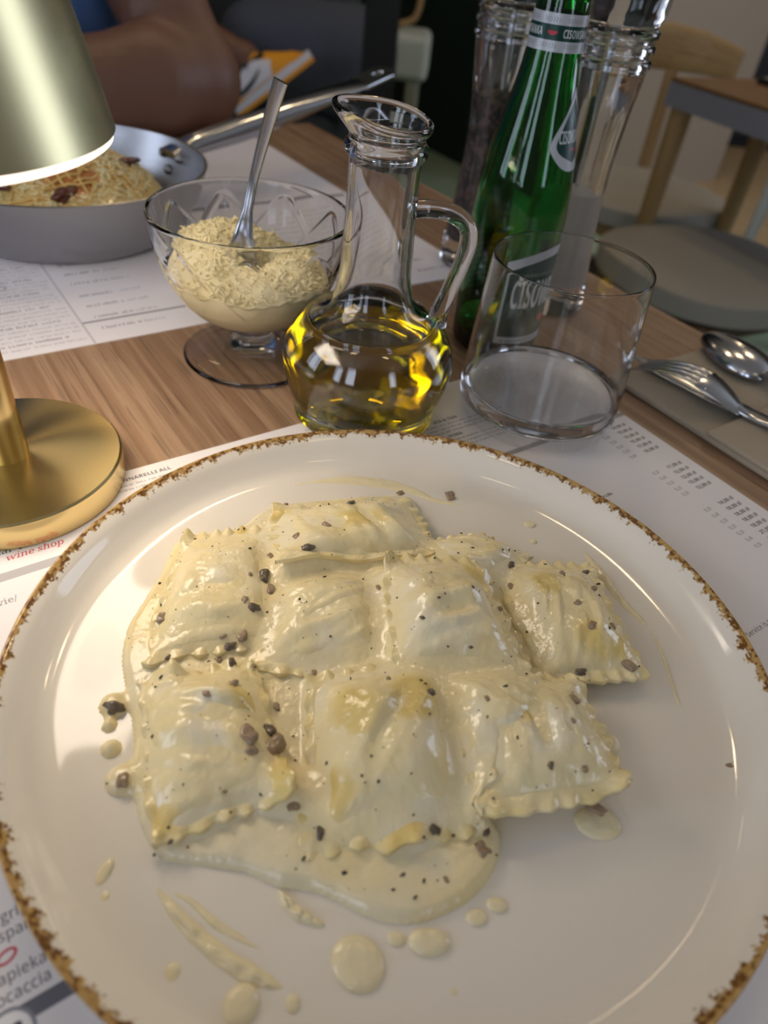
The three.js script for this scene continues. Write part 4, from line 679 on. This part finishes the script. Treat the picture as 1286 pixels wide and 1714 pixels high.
{
  const cx = -0.300, cz = -0.580;
  const hg = (x, z) => { const r = Math.hypot(x, z); return 0.018 + 0.039 * Math.pow(Math.max(0, 1 - (r / 0.092) ** 2), 0.6) + 0.009 * (fbm(x * 55, z * 55, 3, 4) - 0.5) * smooth(0.092, 0.07, r); };
  const o = thing('pasta_heap', 'heap of cheesy spaghetti with sauce in the metal pan', 'pasta', [cx, 0.0, cz]);
  const g = sheet(140, 46, (u, v) => { const t = u * Math.PI * 2, r = 0.09 * Math.min(1, v * 1.02), x = r * Math.cos(t), z = r * Math.sin(t); return v >= 1 ? [0, 0.006, 0] : [x, hg(x, z), z]; }, true);
  const pm = new THREE.MeshPhysicalMaterial({ vertexColors: true, roughness: 0.45, clearcoat: 0.3 });
  tint(g, (c, x, y, z) => { const red = smooth(0.5, 0.66, fbm(x * 28 + 4, z * 28, 8, 3) + 0.18 * smooth(0.01, -0.06, x)); c.setRGB(0.72, 0.56, 0.24).lerp(new THREE.Color().setRGB(0.45, 0.16, 0.04), red); });
  part('pasta_mound', g, pm, o);
  const r = mulberry(5), geos = [];
  for (let k = 0; k < 110; k++) { // spaghetti strands winding over the heap
    let a = r() * 6.28, x = (r() * 2 - 1) * 0.07, z = (r() * 2 - 1) * 0.07; const pts = [];
    for (let q = 0; q < 9; q++) { if (Math.hypot(x, z) > 0.082) break; pts.push([x, hg(x, z) + 0.0004 + 0.0012 * r(), z]); x += Math.cos(a) * 0.008; z += Math.sin(a) * 0.008; a += (r() - 0.5) * 1.1; }
    if (pts.length > 3) geos.push(sweep(pts, [[0.0011, 0.0011], [0.0011, 0.0011]], 6, 20));
  }
  const st = part('spaghetti_strands', mergeGeometries(geos), std(0xd9b669, 0.4, { clearcoat: 0.3 }), o); st.userData.kind = 'stuff';
  const list = [], q = new THREE.Quaternion();
  while (list.length < 1300) { const x = (r() * 2 - 1) * 0.085, z = (r() * 2 - 1) * 0.085; if (Math.hypot(x, z) > 0.08 || fbm(x * 28 + 4, z * 28, 8, 3) + 0.18 * smooth(0.01, -0.06, x) > 0.58) continue; q.setFromEuler(new THREE.Euler(r() * 6, r() * 6, r() * 6)); list.push(new THREE.Matrix4().compose(new THREE.Vector3(x, hg(x, z) + 0.0018, z), q, new THREE.Vector3(0.0007, 0.0007, 0.0014 + r() * 0.003))); }
  const im = new THREE.InstancedMesh(new THREE.IcosahedronGeometry(1, 0), std(0xe8dcae, 0.7), list.length); list.forEach((m, i) => im.setMatrixAt(i, m)); im.name = 'cheese_shreds'; im.userData.kind = 'stuff'; im.castShadow = im.receiveShadow = true; o.add(im);
  const bacon = std(0x5a2416, 0.35, { clearcoat: 0.5 });
  const bits = [[0.038, 0.052, 0.013, 1.5], [0.01, 0.0, 0.016, 0.2], [-0.02, 0.045, 0.014, 0.5], [-0.03, 0.06, 0.012, 1.1], [-0.005, 0.06, 0.012, 2.2], [-0.045, 0.03, 0.014, 2.7], [-0.015, 0.02, 0.011, 1.9], [0.055, -0.03, 0.012, 0.9]];
  bits.forEach(([x, z, s, t], k) => { const m = single('bacon_strip', chunk(90 + k, 1, 0.35, 0.4), bacon, ['bacon strip standing at the near side of the pasta heap', 'long bacon strip lying on top of the pasta heap', 'bacon strip in the red patch of the pasta', 'bacon bit at the edge of the pasta under the lamp shade', 'small bacon bit near the front rim of the pan', 'bacon bit on the far flank of the red patch', 'short bacon bit on the crest of the pasta', 'bacon bit on the pasta beside the pan rivets'][k], 'bacon', [cx + x, hg(x, z) + 0.002, cz + z], t, 'bacon bits on the pasta'); m.scale.setScalar(s); });
}

// ---------------------------------------------------------------- people
function flesh(bones, cell, blend = 0.02) { // bones: [p0, r0, p1, r1] tapered capsules joined smoothly
  const lo = new THREE.Vector3(1e9, 1e9, 1e9), hi = new THREE.Vector3(-1e9, -1e9, -1e9);
  for (const [a, ra, b, rb] of bones) for (const [q, r] of [[a, ra], [b, rb]]) { lo.min(new THREE.Vector3(q[0] - r, q[1] - r, q[2] - r)); hi.max(new THREE.Vector3(q[0] + r, q[1] + r, q[2] + r)); }
  const mid = lo.clone().add(hi).multiplyScalar(0.5), half = Math.max(hi.x - lo.x, hi.y - lo.y, hi.z - lo.z) / 2 + cell * 4, n = Math.min(170, Math.ceil(half * 2 / cell));
  const mc = new MarchingCubes(n, new THREE.MeshBasicMaterial(), false, false, 400000); mc.isolation = 0; mc.field.fill(-1);
  const h = n / 2;
  for (let z = 0; z < n; z++) for (let y = 0; y < n; y++) for (let x = 0; x < n; x++) {
    const px = mid.x + (x - h) / h * half, py = mid.y + (y - h) / h * half, pz = mid.z + (z - h) / h * half; let d = 1;
    for (const [a, ra, b, rb] of bones) {
      const bx = b[0] - a[0], by = b[1] - a[1], bz = b[2] - a[2], L = bx * bx + by * by + bz * bz || 1e-9, t = clamp(((px - a[0]) * bx + (py - a[1]) * by + (pz - a[2]) * bz) / L);
      const e = Math.hypot(px - a[0] - bx * t, py - a[1] - by * t, pz - a[2] - bz * t) - lerp(ra, rb, t), k = clamp(0.5 + 0.5 * (d - e) / blend); d = lerp(d, e, k) - blend * k * (1 - k);
    }
    mc.field[z * n * n + y * n + x] = -d;
  }
  mc.update();
  const g = new THREE.BufferGeometry(), c = mc.count, P = new Float32Array(c * 3);
  for (let i = 0; i < c; i++) { P[i * 3] = mid.x + mc.positionArray[i * 3] * half; P[i * 3 + 1] = mid.y + mc.positionArray[i * 3 + 1] * half; P[i * 3 + 2] = mid.z + mc.positionArray[i * 3 + 2] * half; }
  g.setAttribute('position', new THREE.BufferAttribute(P, 3));
  const m = mergeVertices(g, cell * 0.02); return finish(m, null, true);
}
{ // the diner across the table, arms folded on its edge
  const o = thing('person', 'diner in a blue short sleeved shirt leaning folded bare arms on the table', 'person');
  const T = (a, b, y) => tab(a, b, y);
  const sh = T(0.275, 1.10, 0.35), el = T(0.358, 0.912, 0.048), wr = T(0.10, 0.868, 0.036), sh2 = T(-0.10, 1.12, 0.35), el2 = T(-0.16, 0.93, 0.05), wr2 = T(0.07, 0.945, 0.072);
  const hip = T(0.08, 1.24, -0.24), chest = T(0.09, 1.15, 0.22), neck = T(0.09, 1.12, 0.42), head = T(0.09, 1.07, 0.55);
  const fingers = (w, dx, db, y) => { const l = []; for (let k = 0; k < 5; k++) { const th = k === 4, s = (k - 1.5) * 0.019; const p0 = T(w[0] + dx * 0.045 + (th ? -dx * 0.02 : 0), w[1] + (th ? 0.035 : s), y + (th ? 0.012 : 0)), p1 = T(w[0] + dx * (th ? 0.06 : 0.1), w[1] + (th ? 0.045 : s * 1.1), y + 0.004), p2 = T(w[0] + dx * (th ? 0.09 : 0.145 - Math.abs(k - 1.3) * 0.012), w[1] + (th ? 0.04 : s * 1.05), y - 0.014); l.push([p0, 0.0098, p1, 0.0092], [p1, 0.0092, p2, 0.0078]); } return l; };
  const skin = [[sh, 0.058, el, 0.050], [el, 0.050, T(0.30, 0.893, 0.050), 0.052], [T(0.30, 0.893, 0.050), 0.052, T(0.2, 0.878, 0.046), 0.047], [T(0.2, 0.878, 0.046), 0.047, wr, 0.031], [wr, 0.031, T(0.045, 0.862, 0.03), 0.028], ...fingers([0.06, 0.862], -1, 0, 0.026),
    [sh2, 0.055, el2, 0.045], [el2, 0.045, T(-0.06, 0.94, 0.055), 0.042], [T(-0.06, 0.94, 0.055), 0.042, wr2, 0.027], [wr2, 0.027, T(0.12, 0.945, 0.082), 0.024], ...fingers([0.095, 0.944], 1, 0, 0.092),
    [neck, 0.058, head, 0.07], [head, 0.085, T(0.09, 1.05, 0.63), 0.088], [T(0.09, 0.985, 0.57), 0.014, T(0.09, 0.975, 0.55), 0.016], [hip, 0.11, chest, 0.11]];
  part('body', flesh(skin, 0.0085, 0.018), M.skin, o, 'bare tanned arms');
  part('shirt', flesh([[hip, 0.15, chest, 0.150], [chest, 0.15, T(0.09, 1.14, 0.33), 0.115], [T(0.20, 1.13, 0.24), 0.11, T(0.02, 1.13, 0.26), 0.12], [sh2, 0.078, sh, 0.078], [sh, 0.078, T(0.298, 1.05, 0.245), 0.078], [sh2, 0.075, T(-0.12, 1.06, 0.24), 0.075], [T(0.2, 1.1, 0.0), 0.115, T(0.0, 1.1, 0.0), 0.12], [T(0.265, 1.085, 0.03), 0.088, T(0.25, 1.11, 0.28), 0.085]], 0.012, 0.05), M.shirt, o, 'blue short sleeved shirt');
  const knee = T(0.2, 0.80, -0.24), knee2 = T(-0.02, 0.80, -0.24);
  part('trousers', flesh([[T(0.15, 1.24, -0.28), 0.11, knee, 0.068], [T(0.02, 1.24, -0.28), 0.11, knee2, 0.068], [knee, 0.066, T(0.2, 0.86, -0.68), 0.05], [knee2, 0.066, T(-0.02, 0.86, -0.68), 0.05]], 0.014, 0.03), std(0x2c3038, 0.9), o, 'dark trousers');
  part('hair', flesh([[T(0.09, 1.09, 0.64), 0.09, T(0.09, 1.11, 0.58), 0.085]], 0.012, 0.02), std(0x2b1d14, 0.8), o);
  for (const a of [0.2, -0.02]) part('shoe', flesh([[T(a, 0.87, -0.705), 0.042, T(a, 0.72, -0.715), 0.034]], 0.012, 0.02), M.dark, o);
}
{ // a guest further back with one foot crossed over
  const o = thing('person', 'seated guest with crossed legs and a yellow and white sneaker', 'person');
  const hip = [-1.12, -0.2, -2.72], knee = [-0.86, -0.04, -2.34], ankle = [-0.575, -0.165, -2.42], hip2 = [-1.02, -0.2, -2.78], knee2 = [-0.8, -0.19, -2.36], ankle2 = [-0.76, -0.66, -2.36];
  part('body', flesh([[knee, 0.05, ankle, 0.036], [ankle, 0.036, [-0.55, -0.235, -2.41], 0.038], [knee2, 0.05, ankle2, 0.036], [[-1.09, 0.42, -2.75], 0.055, [-1.08, 0.56, -2.72], 0.09], [[-1.3, 0.3, -2.72], 0.05, [-1.3, 0.0, -2.6], 0.04], [[-1.3, 0.0, -2.6], 0.04, [-1.08, -0.04, -2.42], 0.03], [[-1.08, -0.04, -2.42], 0.03, [-1.0, -0.05, -2.38], 0.026], [[-0.88, 0.3, -2.72], 0.05, [-0.84, 0.02, -2.6], 0.04], [[-0.84, 0.02, -2.6], 0.04, [-0.92, 0.0, -2.40], 0.028], [[-1.1, 0.1, -2.75], 0.12, [-1.09, 0.42, -2.75], 0.06]], 0.013, 0.02), M.skin, o);
  part('shorts', flesh([[hip, 0.12, knee, 0.072], [hip2, 0.12, knee2, 0.072], [[-1.08, -0.12, -2.75], 0.14, [-1.08, 0.0, -2.75], 0.13]], 0.014, 0.03), std(0x33363c, 0.95), o, 'dark grey shorts');
  part('shirt', flesh([[[-1.09, 0.0, -2.75], 0.14, [-1.09, 0.25, -2.75], 0.15], [[-1.25, 0.33, -2.74], 0.08, [-0.93, 0.33, -2.74], 0.08]], 0.016, 0.04), std(0x55524e, 0.95), o);
  // sneaker: sole in the local xz plane, toe along +x
  const sneaker = new THREE.Group(); sneaker.name = 'sneaker'; sneaker.position.set(-0.592, -0.322, -2.40); sneaker.rotation.z = 0.66; o.add(sneaker);
  const W = (x) => 0.046 * Math.sqrt(Math.max(0.03, Math.sin(Math.PI * clamp(0.06 + x * 0.9)))) * (0.86 + 0.2 * smooth(0.3, 0.75, x));
  const slab = (y0, y1, grow) => sheet(48, 8, (u, v) => { const t = u * Math.PI * 2, q = v < 0.25 ? v * 4 : v > 0.75 ? (1 - v) * 4 : 1, x = 0.5 + 0.5 * Math.cos(t), z = Math.sin(t) * 0.0; const w = W(x) + grow; const e = Math.sign(Math.sin(t)) * Math.sqrt(Math.abs(Math.sin(t))); return [(0.5 + (x - 0.5) * q) * 0.285, v < 0.4 ? y0 : v > 0.6 ? y1 : lerp(y0, y1, (v - 0.4) / 0.2), e * w * q + z]; }, true);
  const yellow = std(0xe59a14, 0.6), offWhite = std(0xd8d6dc, 0.6);
  part('outsole', slab(0, 0.012, 0.001), yellow, sneaker); part('midsole', slab(0.012, 0.032, 0.002), offWhite, sneaker, 'white midsole');
  const top = (x) => 0.032 + 0.062 * smooth(0.95, 0.42, x) * (x < 0.1 ? 0.85 + 0.15 * x / 0.1 : 1) + 0.02 * smooth(1.0, 0.85, x);
  part('upper', sheet(40, 24, (u, v) => { const x = u, t = v * Math.PI, w = W(x) * 0.97 * (1 - 0.35 * Math.sin(t) ** 2 * (x < 0.4 ? 1 : 0.4)); return [0.006 + x * 0.27, 0.03 + Math.sin(t) * (top(x) - 0.03), Math.cos(t) * w]; }), yellow, sneaker, 'yellow upper');
  for (const s of [1, -1]) {
    part('side_panel', sheet(20, 12, (u, v) => { const x = lerp(0.16, 0.60, u) + 0.06 * v, t = lerp(0.02, 0.36 - 0.12 * u, v) * Math.PI, w = W(x) * 0.97 * (1 - 0.35 * Math.sin(t) ** 2 * (x < 0.4 ? 1 : 0.4)) + 0.0025; return [0.006 + x * 0.27, 0.031 + Math.sin(t) * (top(x) - 0.03), s * Math.cos(t) * w]; }), offWhite, sneaker, 'white side panel');
    part('curved_mark', sheet(24, 4, (u, v) => { const x = lerp(0.06, 0.52, u), yy = 0.05 + 0.026 * (1 - u) ** 3 * 0 + 0.02 * u * u - 0.006 * Math.sin(u * 3.1), th = 0.013 * Math.sin(Math.PI * clamp(0.15 + u * 0.8)), w = W(x) * 0.97 + 0.0035; return [0.006 + x * 0.27, yy + (v - 0.5) * th, s * (w * 0.94 + 0.002)]; }), M.black, sneaker, 'black curved mark');
  }
  part('collar', sheet(32, 10, (u, v) => { const t = u * Math.PI * 2, q = v * Math.PI * 2; return [0.055 + (0.045 + 0.009 * Math.cos(q)) * Math.cos(t), 0.094 + 0.012 * Math.sin(q) + 0.012 * Math.cos(t), (0.03 + 0.008 * Math.cos(q)) * Math.sin(t)]; }, true), M.black, sneaker, 'black padded collar');
  part('tongue', rbox(0.07, 0.018, 0.05, 0.007, 0.135, 0.092, 0), M.black, sneaker);
}

// ---------------------------------------------------------------- furniture behind
{
  const o = thing('armchair', 'dark grey armchair with a rounded blue grey cushion by the black post', 'armchair', [-1.12, FLOOR, -2.85]);
  part('seat', rbox(1.6, 0.26, 0.62, 0.05, 0.0, 0.30, 0.02), std(0x2f3434, 0.95), o);
  part('backrest', rbox(1.6, 0.75, 0.16, 0.06, 0.0, 0.62, -0.30), std(0x3b4040, 0.95), o);
  part('front_panel', rbox(1.58, 0.30, 0.04, 0.01, 0.0, 0.17, 0.32), std(0x3a4141, 0.95), o);
  part('cushion', rbox(0.56, 0.30, 0.42, 0.12, 0.69, 0.56, 0.12), std(0x474c58, 0.95), o, 'rounded blue grey cushion');
  for (const [x, z] of [[-0.7, -0.25], [0.7, -0.25], [-0.7, 0.25], [0.7, 0.25]]) part('foot', sweep([[x, 0, z], [x, 0.1, z], [x, 0.18, z]], [[0.02, 0.02], [0.02, 0.02]], 10, 4, [1, 0, 0]), M.black, o);
}
struct('trim_1', box(0.088, 2.85, 0.088), M.black, [-0.172, 0.675, -2.3]);
{
  const o = thing('counter_stool', 'pale cushioned stool with a wooden loop beside the black post', 'stool', [-0.17, FLOOR, -3.3]);
  part('cushion', rbox(0.24, 0.155, 0.26, 0.03, 0.0, 0.525, 0), std(0xbcc2b6, 0.9), o, 'pale grey green cushion');
  for (const [x, z] of [[-0.07, -0.09], [0.065, 0.09], [-0.07, 0.09], [0.065, -0.09]]) part('leg', rbox(0.05, 0.45, 0.05, 0.01, x, 0.225, z), std(0x8f8f7c, 0.7), o);
  part('loop', sweep([[-0.1, 0.6, -0.02], [-0.02, 0.615, 0.0], [0.045, 0.64, 0.0], [0.065, 0.72, 0.0], [0.06, 0.85, 0.0]], [[0.012, 0.012], [0.012, 0.012]], 12, 40, [0, 0, 1]), M.oak, o, 'bent wooden loop');
}
function woodChair(name, label, pos, turn, cushionMat, wood, seatR = 0.235, back = true) {
  const o = thing(name, label, back ? 'chair' : 'stool', pos, turn);
  const sup = (t, r, e = 0.8) => [Math.sign(Math.cos(t)) * Math.abs(Math.cos(t)) ** e * r, Math.sign(Math.sin(t)) * Math.abs(Math.sin(t)) ** e * r];
  part('cushion', sheet(64, 16, (u, v) => { const t = u * Math.PI * 2, q = v < 0.5 ? Math.sin(v * Math.PI) : Math.sin((1 - v) * Math.PI), [x, z] = sup(t, seatR * (v > 0.35 && v < 0.65 ? 1 : q ** 0.55)); return [x, v < 0.5 ? 0.47 - 0.028 * v * v * 4 : 0.40 + 0.03 * (1 - v), z]; }, true), cushionMat, o);
  part('seat_frame', rbox(seatR * 1.55, 0.04, seatR * 1.55, 0.01, 0, 0.385, 0), wood, o);
  const k = seatR * 0.74; for (const [x, z, h] of [[-k, k, 0.4], [k, k, 0.4], [-k, -k, back ? 0.70 : 0.4], [k, -k, back ? 0.70 : 0.4]]) part('leg', sweep([[x * 1.12, 0, z * 1.12], [x, 0.36, z], [x * 1.04, h, z * 1.1]], [[0.014, 0.014], [0.02, 0.02], [0.017, 0.017]], 14, 16, [1, 0, 0]), wood, o);
  if (back) part('backrest', sweep([[-0.27, 0.735, -0.05], [-0.22, 0.745, -0.17], [-0.1, 0.75, -0.235], [0.1, 0.75, -0.235], [0.22, 0.745, -0.17], [0.27, 0.735, -0.05]], [[0.035, 0.010], [0.05, 0.011], [0.056, 0.012], [0.056, 0.012], [0.05, 0.011], [0.035, 0.010]], 18, 50, [0, 1, 0], 3), wood, o, 'curved wooden backrest');
  return o;
}
woodChair('cushioned_stool', 'low stool with a wide grey cushion between the two tables', [0.635, FLOOR, -1.575], -1.05, M.greyFabric, M.brownWood, 0.225, false);
woodChair('dining_chair', 'oak chair with a curved backrest behind the second table', [0.57, FLOOR, -2.08], TURN - 0.15, M.greyFabric, M.oak, 0.22);
woodChair('dining_chair', 'white chair with a pale seat beyond the second table', [1.28, FLOOR, -2.42], 2.4, std(0xc3c9c4, 0.9), M.white, 0.21);
{
  const o = thing('second_table', 'small table with a grey edge and round wooden legs near the partition', 'table', [0.494, FLOOR, -1.81], 0.52);
  part('table_top', rbox(0.7, 0.008, 0.7, 0.003, 0.35, 0.746, 0.35), std(0xffffff, 0.5, { map: M.oak.map, color: 0xb9a48f }), o, 'brown wooden top');
  part('apron', box(0.7, 0.045, 0.7, 0.35, 0.7195, 0.35), std(0x7d7d84, 0.6), o, 'grey edge');
  for (const [x, z] of [[0.03, 0.03], [0.31, -0.0 + 0.03], [0.67, 0.67], [0.03, 0.67]]) part('leg', sweep([[x, 0, z], [x, 0.35, z], [x, 0.70, z]], [[0.013, 0.013], [0.019, 0.019], [0.024, 0.024]], 16, 10, [1, 0, 0]), M.oak, o);
  const b = thing('menu_board', 'dark edged menu board lying on the second table', 'menu', [0.494, 0, -1.81], 0.52);
  part('board', rbox(0.22, 0.012, 0.30, 0.003, 0.31, 0.0065, 0.2), M.dark, b); part('sheet', box(0.20, 0.001, 0.28, 0.31, 0.0132, 0.2), std(0xb3ada0, 0.8), b);
}
{
  const o = thing('cabinet', 'black cabinet standing far behind the second table', 'cabinet', [2.0, FLOOR, -5.35]);
  part('body', rbox(1.5, 1.15, 0.5, 0.01, 0, 0.575, 0), M.dark, o);
  for (let k = 0; k < 3; k++) { const d = part('door', rbox(0.47, 1.0, 0.02, 0.004, -0.48 + k * 0.48, 0.56, 0.26), std(0x1b1d22, 0.5), o); part('handle', rbox(0.015, 0.16, 0.02, 0.004, -0.29 + k * 0.48, 0.7, 0.28), M.steel, d); }
  const c = thing('coffee_machine', 'black and steel machine standing on the far cabinet', 'machine', [1.78, FLOOR + 1.15, -5.3]);
  part('body', rbox(0.5, 0.36, 0.36, 0.02, 0, 0.18, 0), M.black, c); part('tray', rbox(0.42, 0.03, 0.1, 0.008, 0, 0.05, 0.2), M.steel, c);
}
{
  const o = thing('tall_cup', 'tall pale beige cup standing beside the diner’s forearm', 'cup', tab(0.123, 0.79, 0.001));
  part('wall', lathe([[0, 0], [0.026, 0], [0.026, 0], [0.0275, 0.01], [0.031, 0.13], [0.031, 0.13], [0.0295, 0.13], [0.0295, 0.13], [0.026, 0.012], [0, 0.01]], 48), std(0xa9a184, 0.6), o);
}

renderer.render(scene, camera);
